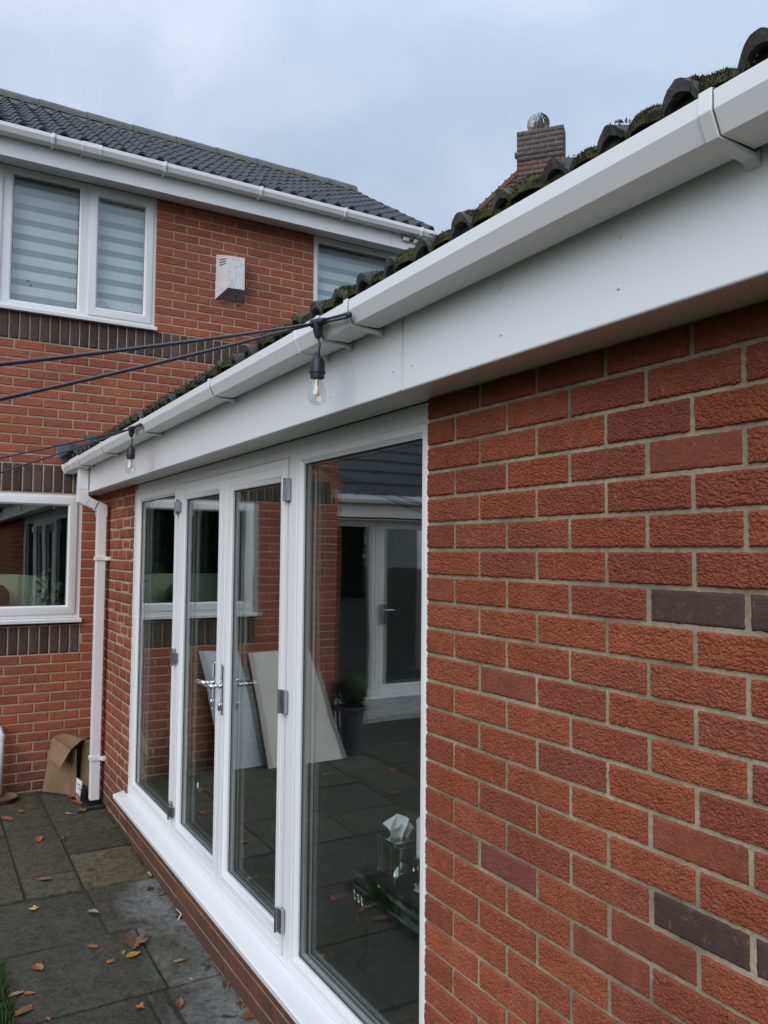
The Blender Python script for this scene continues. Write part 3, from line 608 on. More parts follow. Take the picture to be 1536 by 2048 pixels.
for i in range(40):
    y = -1.90 + i * 0.154 + 0.036 + rm.uniform(-.010, .010)
    if rm.random() < .35 or y > 4.6: continue
    s = rm.uniform(.5, .85); c = Vector((EAX + rm.uniform(.02, .06), y, RZ(EAX + .03) + 0.030)); v = []; f = []; N, K = 12, 5
    for j in range(K + 1):
        th = math.pi / 2 * j / K
        for k in range(N):
            ph = 2 * math.pi * k / N; q = 1 + .3 * noise.noise(Vector((math.cos(ph) * 2 + i * 3, math.sin(ph) * 2, th * 2)))
            v.append(c + Vector((math.cos(th) * math.cos(ph) * .05 * q * s, math.cos(th) * math.sin(ph) * .045 * q * s, math.sin(th) * .026 * q * s)))
    for j in range(K):
        for k in range(N): f.append((j * N + k, j * N + (k + 1) % N, (j + 1) * N + (k + 1) % N, (j + 1) * N + k))
    mo = MB().add(v, f)
    for _ in range(900):
        th = math.acos(rm.uniform(-.1, 1)); ph = rm.uniform(0, 6.28); d = Vector((math.sin(th) * math.cos(ph), math.sin(th) * math.sin(ph), math.cos(th)))
        p = c + Vector((d.x * .05 * s, d.y * .045 * s, d.z * .026 * s)); sd_ = d.cross(Vector((rm.random(), rm.random(), rm.random()))).normalized() * rm.uniform(.0007, .0014)
        mo.add([p - sd_, p + sd_, p + (d + Vector((rm.gauss(0, .4), rm.gauss(0, .4), rm.gauss(0, .3)))) * rm.uniform(.002, .005)], [(0, 1, 2)])
    mo.build('moss_cushion', M_['moss'], rf, kind='stuff')
# gutter
GS = lambda y: -0.0045 * (y + 1.0)
def gutter(face, a0, a1, name, par, wallp, zt, slope=0.0, m='upvc'):
    """square line gutter; wallp: plane of the fascia; zt: lip height"""
    pr_ = [(-0.004, 0.0), (-0.004, -0.052), (-0.018, -0.066), (-0.098, -0.066), (-0.1155, -0.030), (-0.1155, 0.0), (-0.109, 0.0)]
    out_ = pr_[:]; inn = [(-0.109, 0.0), (-0.1125, -0.028), (-0.096, -0.063), (-0.019, -0.063), (-0.007, -0.051), (-0.007, 0.0)]
    pts = out_ + inn[1:]; n = len(pts); v = []
    K = 2
    for a in (a0, a1):
        for d, z in pts:
            p, q = wallp + d, zt + z + slope * (a - a0)
            v.append((p, a, q) if face == 'x' else (a, p, q))
    return MB().add(v, [(i, (i + 1) % n, n + (i + 1) % n, n + i) for i in range(n)] + [tuple(range(n))[::-1], tuple(range(n, 2 * n))]).build(name, M_[m], par, bevel=0.0012)
def gbracket(face, a, w, wallp, zt, par, m='upvc', grow=0.0035, foot=True, name='gutter_bracket'):
    g = grow
    P = [(-0.001, -0.05), (-0.001, -0.088 if foot else -0.06), (-0.016, -0.078 if foot else -0.07), (-0.102, -0.066 - g), (-0.1155 - g - 0.002, -0.032), (-0.1155 - g, 0.004), (-0.105, 0.006), (-0.105, -0.001), (-0.1155, -0.001), (-0.1152, -0.030), (-0.098, -0.0655), (-0.018, -0.0655), (-0.008, -0.056)]
    P = [(wallp + d, zt + z) for d, z in P]
    return MB().prism(P, 'y' if face == 'x' else 'x', a - w / 2, a + w / 2).build(name, M_[m], par, bevel=0.0015)
GZ = 2.619
gut = gutter('x', -3.2, 4.985, 'gutter', EXT, -0.163, GZ + 0.0, slope=-0.0022)
gz = lambda y: GZ - 0.0022 * (y + 3.2)
for y in (-2.2, -1.04, 0.13, 1.318, 2.44, 3.47):
    gbracket('x', y, 0.024, -0.163, gz(y), gut); gbracket('x', y - 0.0126, 0.0011, -0.163, gz(y), gut, m='shade_line', grow=0.0004, foot=False, name='bracket_shade')  # thin dark strip beside each bracket is a painted shadow line
for y in (0.299, 4.29): gbracket('x', y, 0.0018, -0.163, gz(y), gut, m='shade_line', grow=0.0004, foot=False, name='bracket_shade')  # painted shadow lines next to the union and outlet bands
for y, w in ((0.31, 0.012), (0.47, 0.012), (4.30, 0.012), (4.60, 0.012)): gbracket('x', y, w, -0.163, gz(y), gut, grow=0.006, foot=True, name='union_band')
gbracket('x', 0.39, 0.165, -0.163, gz(0.39), gut, grow=0.0028, foot=False, name='gutter_union')
gbracket('x', 4.45, 0.30, -0.163, gz(4.45), gut, grow=0.0028, foot=False, name='gutter_outlet')
P = [(-0.003, 0.003), (-0.003, -0.056), (-0.018, -0.071), (-0.10, -0.071), (-0.1195, -0.031), (-0.1195, 0.003)]
MB().prism([(-0.163 + d, gz(4.99) + z) for d, z in P], 'y', 4.962, 4.994).build('end_cap', M_['upvc'], gut, bevel=0.002)
# downpipe with swan neck
DP = empty('downpipe', (-0.06, 4.48, 0), 'white square rainwater downpipe with offset bend in the wall corner', 'downpipe')
def sqpipe(path, s, mb=None):
    """square section pipe swept along a path in the XZ plane at constant Y"""
    mb = mb or MB(); y0, y1 = 4.45, 4.45 + s; v = []; n = len(path)
    for i in range(n):
        p = Vector(path[i]); d0 = (Vector(path[i]) - Vector(path[i - 1])).normalized() if i else None; d1 = (Vector(path[i + 1]) - p).normalized() if i < n - 1 else None
        d = ((d0 or d1) + (d1 or d0)).normalized(); nn_ = Vector((-d.y, d.x)); k = s / 2 / max(0.5, nn_.dot(Vector((-(d0 or d1).y, (d0 or d1).x))))
        a, b = p + nn_ * k, p - nn_ * k
        v += [(a.x, y0, a.y), (b.x, y0, b.y), (b.x, y1, b.y), (a.x, y1, a.y)]
    f = [(i * 4 + j, i * 4 + (j + 1) % 4, i * 4 + 4 + (j + 1) % 4, i * 4 + 4 + j) for i in range(n - 1) for j in range(4)] + [(3, 2, 1, 0), tuple(range(4 * n - 4, 4 * n))]
    return mb.add(v, f)
sqpipe([(-0.205, 2.56), (-0.205, 2.372)], 0.070).build('outlet_spigot', M_['upvc'], DP, bevel=0.004)
sqpipe([(-0.205, 2.371), (-0.205, 2.302), (-0.168, 2.285)], 0.0745).build('offset_bend', M_['upvc'], DP, bevel=0.003)
sqpipe([(-0.166, 2.284), (-0.100, 2.2535)], 0.0675).build('offset_pipe', M_['upvc'], DP, bevel=0.003)
sqpipe([(-0.112, 2.259), (-0.0655, 2.2375), (-0.0655, 2.175)], 0.0745).build('offset_bend', M_['upvc'], DP, bevel=0.003)
sqpipe([(-0.0655, 2.178), (-0.0655, 0.075)], 0.066).build('pipe', M_['upvc'], DP, bevel=0.004)
for z in (1.845, 0.365):
    cl_ = MB().box(-0.104, 0.0, 4.440, 4.449, z, z + 0.028).box(-0.104, 0.0, 4.517, 4.526, z, z + 0.028).box(-0.106, -0.100, 4.440, 4.526, z, z + 0.028).box(-0.03, 0.0, 4.415, 4.441, z, z + 0.028)
    cl_.build('pipe_clip', M_['upvc'], DP, bevel=0.002)
# gully at its foot
gu = empty('drain_gully', (-0.06, 4.47, 0.03), 'black plastic gully under the foot of the white downpipe', 'drain')
ring_ = MB(); z0 = ZG(4.45)
ring_.box(-0.14, 0.02, 4.36, 4.40, z0 - .02, z0 + 0.020).box(-0.14, 0.02, 4.56, 4.60, z0 - .02, z0 + 0.020).box(-0.14, -0.11, 4.40, 4.56, z0 - .02, z0 + 0.020).box(-0.005, 0.02, 4.40, 4.56, z0 - .02, z0 + 0.020)
ring_.build('surround', M_['black_plastic'], gu, bevel=0.004)
MB().box(-0.11, -0.005, 4.40, 4.56, z0 - .02, z0 + 0.006).build('grid_pan', M_['gap'], gu)
MB().box(-0.150, -0.100, 4.57, 4.95, z0, z0 + 0.11).build('back_inlet', M_['black_plastic'], gu, bevel=0.01)
# ------------------------------------------------------------------ glazed screen
XF = 0.016; XG1, XG2 = 0.038, 0.062
def frame_prof(w, face=XF, back=0.085):
    return [(0.0, back), (0.0, face), (w * 0.40, face), (w * 0.42, face + 0.0025), (w * 0.50, face + 0.0025), (w * 0.52, face), (w - 0.016, face), (w - 0.014, face + 0.002), (w - 0.004, face + 0.011), (w, face + 0.013), (w, back)]
def glazing(par, rect, w, xo=0.0):
    a0, a1, z0, z1 = rect; r = (a0 + w - 0.004, a1 - w + 0.004, z0 + w - 0.004, z1 - w + 0.004)
    for x in (XG1 + xo, XG2 + xo):
        MB().box(x, x + 0.004, r[0], r[1], r[2], r[3]).build('glass_pane', M_['glass'], par)
    q = (r[0], r[1], r[2], r[3])
    MB().ring('x', q, [(0, XG1 + xo + 0.0045), (0.012, XG1 + xo + 0.0045), (0.012, XG2 + xo - 0.0005), (0, XG2 + xo - 0.0005)]).build('spacer_bar', M_['spacer'], par)
    MB().ring('x', q, [(0.0035, XG1 + xo - 0.0005), (0.0065, XG1 + xo - 0.003), (0.0095, XG1 + xo - 0.0005)]).build('gasket', M_['gasket'], par)
    MB().ring('x', q, [(0.0035, XG2 + xo + 0.0045), (0.008, XG2 + xo + 0.008), (0.0125, XG2 + xo + 0.0045)]).build('gasket', M_['gasket'], par)
# filler between frame head and soffit
MB().box(XF + 0.006, 0.08, 0.135, 3.745, 2.3355, 2.3665).build('head_filler', M_['upvc'], EXT)
LW = (2.735, 3.745, 0.300, 2.334)      # side light by the downpipe
RW = (0.135, 1.128, 0.300, 2.334)      # big fixed light by the brick
for rect, w in ((LW, 0.088), (RW, 0.070)):
    fw = MB().ring('x', rect, frame_prof(w)).build('fixed_window', M_['upvc'], EXT, auto=True); glazing(fw, rect, w)
# door frame: posts and head round the pair of doors
df = MB().box(XF, 0.085, 2.715, 2.7345, 0.30, 2.334).box(XF, 0.085, 1.1285, 1.170, 0.30, 2.334).box(XF, 0.085, 1.170, 2.715, 2.300, 2.334).box(XF, 0.085, 1.170, 2.715, 0.30, 0.325).build('door_frame', M_['upvc'], EXT, bevel=0.0025)
D1 = (1.951, 2.713, 0.328, 2.297); D2 = (1.178, 1.949, 0.328, 2.297)
def handle(par, y, zc_, side):
    """long backplate, lever and key cylinder"""
    MB().box(0.002, 0.0135, y - 0.016, y + 0.016, zc_ - 0.125, zc_ + 0.115).build('backplate', M_['chrome'], par, bevel=0.008)
    lev = MB(); z = zc_ + 0.012
    lev.tube([(0.004, y, z), (-0.038, y, z)], [0.012, 0.010], 12)
    lev.tube([(-0.040, y - side * 0.012, z), (-0.046, y + side * 0.03, z + 0.001), (-0.046, y + side * 0.085, z - 0.001), (-0.038, y + side * 0.125, z - 0.007)], [0.0125, 0.0115, 0.0105, 0.009], 12)
    lev.build('lever_handle', M_['chrome'], par, smooth=True)
    MB().lathe([(0.010, -0.019), (0.012, -0.008), (0.012, 0.008), (0.010, 0.019)], (-0.001, y, zc_ - 0.085), 10).build('key_cylinder', M_['satin'], par, smooth=True)
def hinge(par, y, z, k):
    """flag hinge: frame leaf, knuckle and a flag turned on to the door; k: side of the door along Y"""
    a, b = sorted((y + k * 0.004, y - k * 0.026))
    MB().box(-0.004, 0.0125, a, b, z - 0.046, z + 0.046).build('hinge', M_['satin'], par, bevel=0.002)
    c = y + k * 0.008
    MB().tube([(-0.008, c, z - 0.047), (-0.008, c, z - 0.030)], 0.009, 12).tube([(-0.008, c, z + 0.030), (-0.008, c, z + 0.047)], 0.009, 12).tube([(-0.008, c, z - 0.0285), (-0.008, c, z + 0.0285)], 0.0086, 12).build('hinge_knuckle', M_['satin'], par, auto=True)
    P = [(-0.016, y + k * 0.012), (0.011, y + k * 0.012), (0.011, y + k * 0.055), (0.002, y + k * 0.055)]
    MB().prism(P, 'z', z - 0.028, z + 0.028).build('hinge_flag', M_['satin'], par, bevel=0.0025)
HZ = (2.168, 1.320, 0.470)
for rect, hy, sgn, hs, hyd in ((D1, 2.030, 1, -1, 2.7165), (D2, 1.912, -1, 1, 1.174)):
    door = MB().ring('x', rect, [(0.0, 0.080), (0.0, 0.0125), (0.030, 0.0125), (0.0315, 0.015), (0.037, 0.015), (0.0385, 0.0125), (0.066, 0.0125), (0.068, 0.0145), (0.082, 0.0185), (0.090, 0.027), (0.090, 0.080)]).build('door', M_['upvc'], EXT, auto=True)
    glazing(door, rect, 0.090)
    handle(door, hy, 1.262, 1)
    for z in HZ: hinge(door, hyd, z, -sgn)
MB().box(XG1 - 0.0012, XG1 - 0.0002, 2.335, 2.352, 0.682, 0.707).build('sticker', M_['paper'], EXT)
# sill
MB().prism([(-0.070, 0.268), (-0.072, 0.274), (-0.066, 0.280), (0.014, 0.2985), (0.09, 0.2985), (0.09, 0.268), (-0.045, 0.250), (-0.068, 0.250)], 'y', 0.1, 3.835).build('door_sill', M_['upvc'], EXT, bevel=0.002)
# wavy sealant beads up both sides
for y0, nm in ((3.747, 1), (0.132, -1)):
    v = []; f = []; n = 150
    for i in range(n + 1):
        z = 0.30 + 2.06 * i / n; w = 0.0045 + 0.004 * abs(noise.noise(Vector((z * 21, y0, 0)))) + 0.002 * math.sin(z * 2 * math.pi / 0.075)
        v += [(0.0155, y0 - nm * 0.006, z), (0.008, y0 - nm * 0.002, z), (0.006, y0 + nm * w, z), (0.0155, y0 + nm * w, z)]
    for i in range(n): 
        for k in range(4): f.append((i * 4 + k, i * 4 + (k + 1) % 4, i * 4 + 4 + (k + 1) % 4, i * 4 + 4 + k))
    MB().add(v, f).build('sealant_bead', M_['caulk'], EXT, smooth=True)
# room inside
rm_ = MB().box(0.10, 4.2, -0.4, 4.9, 0.20, 0.28); rm_.build('room_floor', M_['carpet'], EXT)
MB().box(4.2, 4.3, -0.4, 4.9, 0.2, 2.6).box(0.1001, 4.2, 4.8, 4.9, 0.28, 2.6).box(0.1001, 4.2, -0.5, -0.4, 0.28, 2.6).build('room_wall', M_['room_dark'], EXT)
MB().box(0.1001, 4.2, -0.4, 4.8, 2.50, 2.6).build('room_ceiling', M_['room_wall'], EXT)
# ================================================================== HOUSE
HS = empty('house', (0, 6.5, 0), 'two storey red brick house with dark tiled roof and white windows', 'building')
XL = -2.13                                  # left end of the tall house
W1 = (-1.40, 0.435, 3.80, 4.9595); W2 = (1.925, 2.96, 3.80, 4.9595); W3 = (-1.30, -0.112, 1.345, 2.378)
OP = [(W1[0], W1[1], 3.80, 5.0), (W2[0], W2[1], 3.80, 5.0), (W3[0], W3[1], 1.325, 2.375)]
hw = backing(MB(), 'y', (XL, 3.0, -0.1, 4.96), OP, YB + 0.0022, YB + 0.12)
hw.box(XL + 0.008, XL + 0.12, YB + 0.12, 8.0, -0.1, 4.96).box(2.9, 3.0, YB + 0.12, 8.0, 2.0, 4.96)
hw = hw.build('wall', M_['mortar_house'], HS)
# soldier bands
def band(z0, a0, a1, sep0, sep1, st):
    k = math.ceil((a0 - st) / 0.075); x = st + k * 0.075
    while x < a1 - 0.03:
        if sep0 < x < sep1: put_brick('soldier_brick', random.choice(SOLD), hw, 'y', x, z0 + 0.1125, depth=YB)
        else: SOLDRUN.append((x - 0.0325, x + 0.0325, z0 + 0.005, z0 + 0.22))
        x += 0.075
SOLDRUN = []
band(ROW(47), XL + 0.05, 2.98, -0.92, 1.55, 0.017)
band(ROW(31), XL + 0.05, 0.0, -0.85, 0.02, 0.0)
band(ROW(14), W3[0] - 0.0, -0.105, -0.85, 0.0, -0.145)
sr = MB(); [run_brick(sr, 'y', q[0], q[1], q[2], q[3], YB) for q in SOLDRUN]
sr.build('soldier_run', M_['soldier'], hw, kind='stuff')
bands = [(XL, 3.0, ROW(47), ROW(50)), (XL, 0.02, ROW(31), ROW(34)), (W3[0], -0.105, ROW(14), ROW(17))]
stuff = MB()
for r in range(-1, 66):
    top = min(ROW(r) + 0.070, 4.955); bot = ROW(r) + 0.005
    if top - bot < 0.02 or top < 0.03: continue
    for q0, q1 in course(XL + 0.001, 2.999, r, -0.093, OP + bands):
        a = (q0 + q1) / 2; z = (top + bot) / 2
        vis = -0.86 < a < 1.98 and z > (2.55 + max(0, a) * 0.52) or (-0.80 < a < 0.12 and z < 2.4)
        if a > 0.06 and z < 2.55 + a * .33: continue
        if vis: put_brick('brick', random.choice(HOUSEB), hw, 'y', a, z, (q1 - q0 - 0.002) / 0.215, (top - bot - 0.0025) / 0.065, depth=YB, jit=0.001)
        else: run_brick(stuff, 'y', q0, q1, bot, top, YB)
    for q0, q1 in course(YB + 0.105, 8.0, r, 0.03, []): run_brick(stuff, 'x', q0, q1, bot, top, XL)
    run_brick(stuff, 'x', YB + 0.002, YB + 0.098, bot, top, XL) if r % 2 else None
stuff.build('brick_run', M_['brick_house_i'], hw, kind='stuff')
# windows
def win_prof(w, face, back=0.07): return [(0, face + back), (0, face), (w * 0.55, face), (w * 0.58, face + 0.003), (w - 0.012, face + 0.003), (w, face + 0.014), (w, face + back)]
def pane(par, r, y):
    for d in (0.0, 0.02): MB().box(r[0], r[1], y + d, y + d + 0.004, r[2], r[3]).build('glass_pane', M_['glass'], par)
    MB().ring('y', r, [(0.003, y - 0.0005), (0.006, y - 0.003), (0.009, y - 0.0005)]).build('gasket', M_['gasket'], par)
FY = YB + 0.012
def window(rect, lights, sill, deep=0.06):
    """lights: (x0,x1,opening)"""
    a0, a1, z0, z1 = rect; zs = z0 + 0.03
    mb = MB(); w = 0.045
    mb.box(a0, a0 + w, FY, FY + 0.07, zs, z1).box(a1 - w, a1, FY, FY + 0.07, zs, z1).box(a0 + w, a1 - w, FY, FY + 0.07, zs, zs + w).box(a0 + w, a1 - w, FY, FY + 0.07, z1 - w, z1)
    for i in range(len(lights) - 1):
        x = lights[i][1]; mb.box(x - 0.004, lights[i + 1][0] + 0.004, FY + 0.001, FY + 0.07, zs + w, z1 - w)
    fr = mb.build('window_frame', M_['upvc'], HS, bevel=0.003)
    for x0, x1, op in lights:
        if op:
            MB().ring('y', (x0 - 0.012, x1 + 0.012, zs + w - 0.014, z1 - w + 0.014), [(0, FY + 0.02), (0, FY - 0.014), (0.010, FY - 0.018), (0.055, FY - 0.018), (0.068, FY - 0.004), (0.068, FY + 0.04)]).build('opening_sash', M_['upvc'], fr, auto=True)
            pane(fr, (x0 + 0.050, x1 - 0.050, zs + w + 0.045, z1 - w - 0.045), FY + 0.008)
        else:
            MB().ring('y', (x0, x1, zs + w, z1 - w), [(0, FY + 0.02), (0, FY + 0.002), (0.014, FY + 0.010), (0.014, FY + 0.04)]).build('glazing_bead', M_['upvc'], fr)
            pane(fr, (x0 + 0.010, x1 - 0.010, zs + w + 0.008, z1 - w - 0.008), FY + 0.022)
    MB().prism([(YB - 0.045, z0 - 0.004), (YB - 0.047, z0 + 0.022), (YB - 0.040, z0 + 0.027), (FY + 0.06, z0 + 0.0295), (FY + 0.06, z0 - 0.004)], 'x', a0 - 0.01, a1 + 0.012).build('window_sill', M_['upvc'], fr, bevel=0.002)
    return fr
window(W1, [(-1.355, -0.785, True), (-0.705, -0.180, False), (-0.100, 0.392, True)][0:3], True)
window(W2, [(1.972, 2.912, False)], True)
window((W3[0], W3[1], 1.350, 2.375), [(-1.255, -0.16, True)], True)
MB().box(W3[0], W3[1], YB + 0.004, YB + 0.05, 2.3755, 2.382).build('lintel_trim', M_['upvc_aged'], HS)
# frame edge sealant of the lower window
v = []; f = []; n = 80
for i in range(n + 1):
    z = 1.38 + 1.0 * i / n; w = 0.003 + 0.004 * abs(noise.noise(Vector((z * 25, 3, 0)))); v += [(W3[1] - 0.004, FY + 0.0005, z), (W3[1] + w, FY - 0.004, z), (W3[1] + w, FY + 0.02, z)]
for i in range(n):
    for k in range(3): f.append((i * 3 + k, i * 3 + (k + 1) % 3, i * 3 + 3 + (k + 1) % 3, i * 3 + 3 + k))
MB().add(v, f).build('sealant_bead', M_['caulk'], HS, smooth=True)
# rooms behind the windows
for z0, z1, nm in ((3.4, 5.2, 'room_dark'), (0.3, 3.2, 'room_wall')):
    MB().box(XL + .13, 2.9, 8.0, 8.1, z0, z1).box(XL + .13, 2.9, YB + .12, 8.0, z0 - .1, z0).box(XL + .13, 2.9, YB + .12, 8.0, z1, z1 + .1).build('room_shell', M_['room_dark'], HS)
# blinds: alternating opaque and sheer bands
def blind(x0, x1, z0, z1, label, ph):
    b = empty('window_blind', (x0, YB + 0.13, z0), label, 'blind', 'striped day and night blinds')
    z = z1; k = 0
    while z > z0:
        h = 0.072 if k % 2 == 0 else 0.052; zb = max(z0, z - h)
        if k == 0 and ph: zb = z - ph
        MB().box(x0, x1, YB + 0.120 + 0.001 * (k % 2), YB + 0.1215 + 0.001 * (k % 2), zb, z).build('blind_band' if k % 2 == 0 else 'sheer_band', M_['blind'] if k % 2 == 0 else M_['sheer'], b)
        z = zb; k += 1
    MB().box(x0, x1, YB + 0.115, YB + 0.135, z0 - 0.02, z0).build('bottom_bar', M_['blind'], b)
blind(-0.73, -0.15, 3.86, 4.90, 'striped roller blind in the wide middle pane of the upper window', 0.06)
blind(-0.13, 0.40, 3.86, 4.90, 'striped roller blind in the narrow pane beside the alarm box', 0.06)
blind(-1.36, -0.76, 3.86, 4.90, 'striped roller blind in the upper pane cut by the picture edge', 0.06)
blind(1.95, 2.93, 3.86, 4.90, 'striped roller blind in the upper window behind the tiled eaves', 0.045)
# soffit, fascia, gutter
SFY = YB - 0.20
MB().box(-2.5, 3.12, SFY, YB + 0.004, 4.960, 4.970).build('soffit', M_['upvc_fascia'], HS)
for x0, x1 in ((-2.5, 2.656), (2.659, 3.13)): MB().box(x0, x1, SFY - 0.016, SFY, 4.925, 5.115).build('fascia_board', M_['upvc_fascia'], HS, bevel=0.002)
hg = gutter('y', -2.5, 3.13, 'gutter', HS, SFY - 0.016, 5.132)
for x in (-1.3, -0.455, 0.41, 1.258, 2.096, 2.95): gbracket('y', x, 0.022, SFY - 0.016, 5.132, hg, grow=0.009); gbracket('y', x + 0.013, 0.002, SFY - 0.016, 5.132, hg, m='gap', grow=0.003, foot=False, name='bracket_shade')  # black strip by each bracket stands in for its shadow
gbracket('y', -0.165, 0.13, SFY - 0.016, 5.132, hg, grow=0.0025, foot=False, name='gutter_union')
for x in (-0.235, -0.10): gbracket('y', x, 0.012, SFY - 0.016, 5.132, hg, grow=0.005, name='union_band')
# roof
HP = R_(32); HEY, HEZ = SFY - 0.09, 5.135
RUN = 1.72; RX1 = 3.12
hz = lambda y: HEZ + (y - HEY) * math.tan(HP)
rfo = MB().add([(-2.6, HEY + .05, hz(HEY + .05) - .04), (RX1 - .05, HEY + .05, hz(HEY + .05) - .04), (RX1 - .05, HEY + RUN, hz(HEY + RUN) - .04), (-2.6, HEY + RUN, hz(HEY + RUN) - .04), (-2.6, HEY + 2 * RUN, hz(HEY) - .04), (RX1 - .05, HEY + 2 * RUN, hz(HEY) - .04)], [(0, 1, 2, 3), (3, 2, 5, 4)]).build('roof', M_['tile_house'], HS)
MB().add([(RX1 - .12, HEY + .3, 4.9), (RX1 - .12, HEY + RUN, hz(HEY + RUN) - .06), (RX1 - .12, HEY + 2 * RUN - .3, 4.9)], [(0, 1, 2)]).build('gable', M_['upvc_aged'], HS)
TH = tile_mesh('roof_tile', M_['tile_house'], amp=0.048, n=10, length=0.235, th=0.02)
TLEN = 0.195; rows = int(RUN / math.cos(HP) / TLEN)
for rr in range(rows + 2):
    for k in range(19):
        x = RX1 - 0.15 - k * 0.30
        y = HEY + rr * TLEN * math.cos(HP)
        o = bpy.data.objects.new('roof_tile', TH); COL.objects.link(o)
        o.location = (x, y + random.uniform(-.004, .004), hz(y) + random.uniform(-.003, .003) + 0.004)
        o.rotation_euler = Matrix.Rotation(math.pi / 2, 3, 'Z').to_euler()
        o.rotation_euler = (Matrix.Rotation(HP - 0.05, 3, 'X') @ Matrix.Rotation(math.pi / 2, 3, 'Z')).to_euler(); parent(o, rfo)
x = -2.6
ry, rz = HEY + RUN, hz(HEY + RUN)
while x < RX1 - .1:
    x1 = min(x + 0.44, RX1 - 0.02); v = []; f = []; N = 8
    for s, xx_ in ((0, x), (1, x1)):
        for rad in (0.138 - .006 * s, 0.118):
            for k in range(N + 1):
                a = math.pi * (0.0 + 1.0 * k / N); v.append((xx_, ry + math.cos(a) * rad, rz - 0.030 + math.sin(a) * rad * 0.85))
    n = N + 1
    for k in range(N): f += [(k, k + 1, 2 * n + k + 1, 2 * n + k), (n + k, 3 * n + k, 3 * n + k + 1, n + k + 1), (k, n + k, n + k + 1, k + 1), (2 * n + k, 2 * n + k + 1, 3 * n + k + 1, 3 * n + k)]
    MB().add(v, f).build('ridge_tile', M_['ridge'], rfo, auto=True); x = x1 + 0.004
MB().prism([(ry - 0.17, hz(ry - 0.17) + 0.012), (ry - 0.125, hz(ry - .125) + 0.045), (ry - 0.05, rz + 0.06), (ry, rz + 0.06), (ry, rz - 0.03), (ry - 0.15, hz(ry - .15) - 0.03)], 'x', -2.6, RX1 - 0.03).build('ridge_bedding', M_['ridge'], rfo)
# stepped lead flashing where the extension roof meets the wall
for k, (a, b_) in enumerate(((-0.33, -0.06), (-0.105, 0.16), (0.10, 0.40), (0.35, 0.65), (0.6, 0.9))):
    zt = RZ(a) + 0.165; v = [(a, YB - 0.006 - .002 * (k % 2), zt), (b_, YB - 0.006 - .002 * (k % 2), zt + 0.004), (b_, YB - 0.006 - .002 * (k % 2), RZ(b_) - 0.01), (a + 0.045, YB - 0.006 - .002 * (k % 2), RZ(a) + 0.0)]
    MB().slab(v, 0.004).build('lead_flashing', M_['lead'], HS, bevel=0.001)
MB().slab([(-0.30, YB - 0.011, RZ(-0.3) + 0.03), (0.9, YB - 0.011, RZ(0.9) + 0.03), (0.9, YB - 0.16, RZ(0.9) + 0.055), (-0.25, YB - 0.16, RZ(-0.25) + 0.055)], 0.004).build('lead_soaker', M_['lead'], HS)
# recessed single storey wing, seen in the glass of the doors
WY = 7.0
wg = backing(MB(), 'y', (-9.0, XL, -0.1, 2.5), [(-5.6, -2.93, 0.12, 2.35)], WY + 0.008, WY + 0.12).build('wing_wall', M_['mortar_house'], HS)
st_ = MB()
for r in range(0, 32):
    for q0, q1 in course(-9.0, XL, r, 0.05, [(-5.6, -2.93, 0.12, 2.35)]): run_brick(st_, 'y', q0, q1, ROW(r) + 0.005, ROW(r) + 0.07, WY)
st_.build('brick_run', M_['brick_house_i'], wg, kind='stuff')
MB().ring('y', (-3.71, -2.94, 0.13, 2.34), win_prof(0.09, WY + 0.02)).build('wing_window', M_['upvc'], HS); pane(COL.objects['wing_window'], (-3.63, -3.02, 0.21, 2.26), WY + 0.05)
wd = MB().ring('y', (-4.63, -3.72, 0.13, 2.34), win_prof(0.12, WY + 0.02)).build('wing_door', M_['upvc'], HS); pane(wd, (-4.52, -3.83, 0.24, 2.23), WY + 0.05)
MB().box(-3.81, -3.78, WY - 0.01, WY + 0.02, 1.02, 1.28).build('backplate', M_['chrome'], wd, bevel=.004); MB().tube([(-3.795, WY, 1.2), (-3.795, WY - .05, 1.2), (-3.93, WY - .05, 1.2)], 0.01, 8).build('lever_handle', M_['chrome'], wd, smooth=True)
MB().ring('y', (-5.59, -4.64, 0.13, 2.34), win_prof(0.09, WY + 0.02)).build('wing_window', M_['upvc'], HS)
MB().prism([(WY - 0.06, 0.08), (WY - 0.06, 0.115), (WY + 0.06, 0.13), (WY + 0.06, 0.08)], 'x', -5.65, -2.95).build('wing_sill', M_['upvc'], HS)
MB().box(-5.6, -3.0, WY + 2.0, WY + 2.1, 0.1, 2.4).box(-5.6, -3.0, WY + .12, WY + 2, 0.0, 0.1).build('wing_room', M_['room_dark'], HS)
MB().box(-9.0, XL - .01, WY - 0.20, WY - 0.185, 2.36, 2.58).box(-9.0, XL - .01, WY - 0.185, WY + .05, 2.365, 2.375).build('wing_fascia', M_['upvc_fascia'], HS)
gutter('y', -9.0, XL - .02, 'wing_gutter', HS, WY - 0.20, 2.60)
wr = MB(); v = []; f = []; ny = 90
for i in range(12):
    for k in range(ny + 1):
        x = -9 + 6.79 * k / ny; y = WY - 0.25 + i * 0.33
        for q in (0, 1): v.append((x, y + (0.33 if q else 0), 2.62 + (y + (0.33 if q else 0) - WY + .25) * 0.58 - (0.03 if q else 0) + 0.025 * abs(math.sin(k * 1.2))))
for i in range(12):
    for k in range(ny):
        a = (i * (ny + 1) + k) * 2; f.append((a, a + 2, a + 3, a + 1))
        if i < 11: b_ = a + (ny + 1) * 2; f.append((a + 1, a + 3, b_ + 2, b_))
wr.add(v, f).build('wing_roof', M_['tile_far'], HS)
step = MB().box(-7.0, XL - 0.05, 6.0, 6.98, -0.05, 0.10).build('stone_step', M_['slab'], bevel=0.01); tag(step, 'low stone step in front of the recessed white door, seen in the glass', 'step')
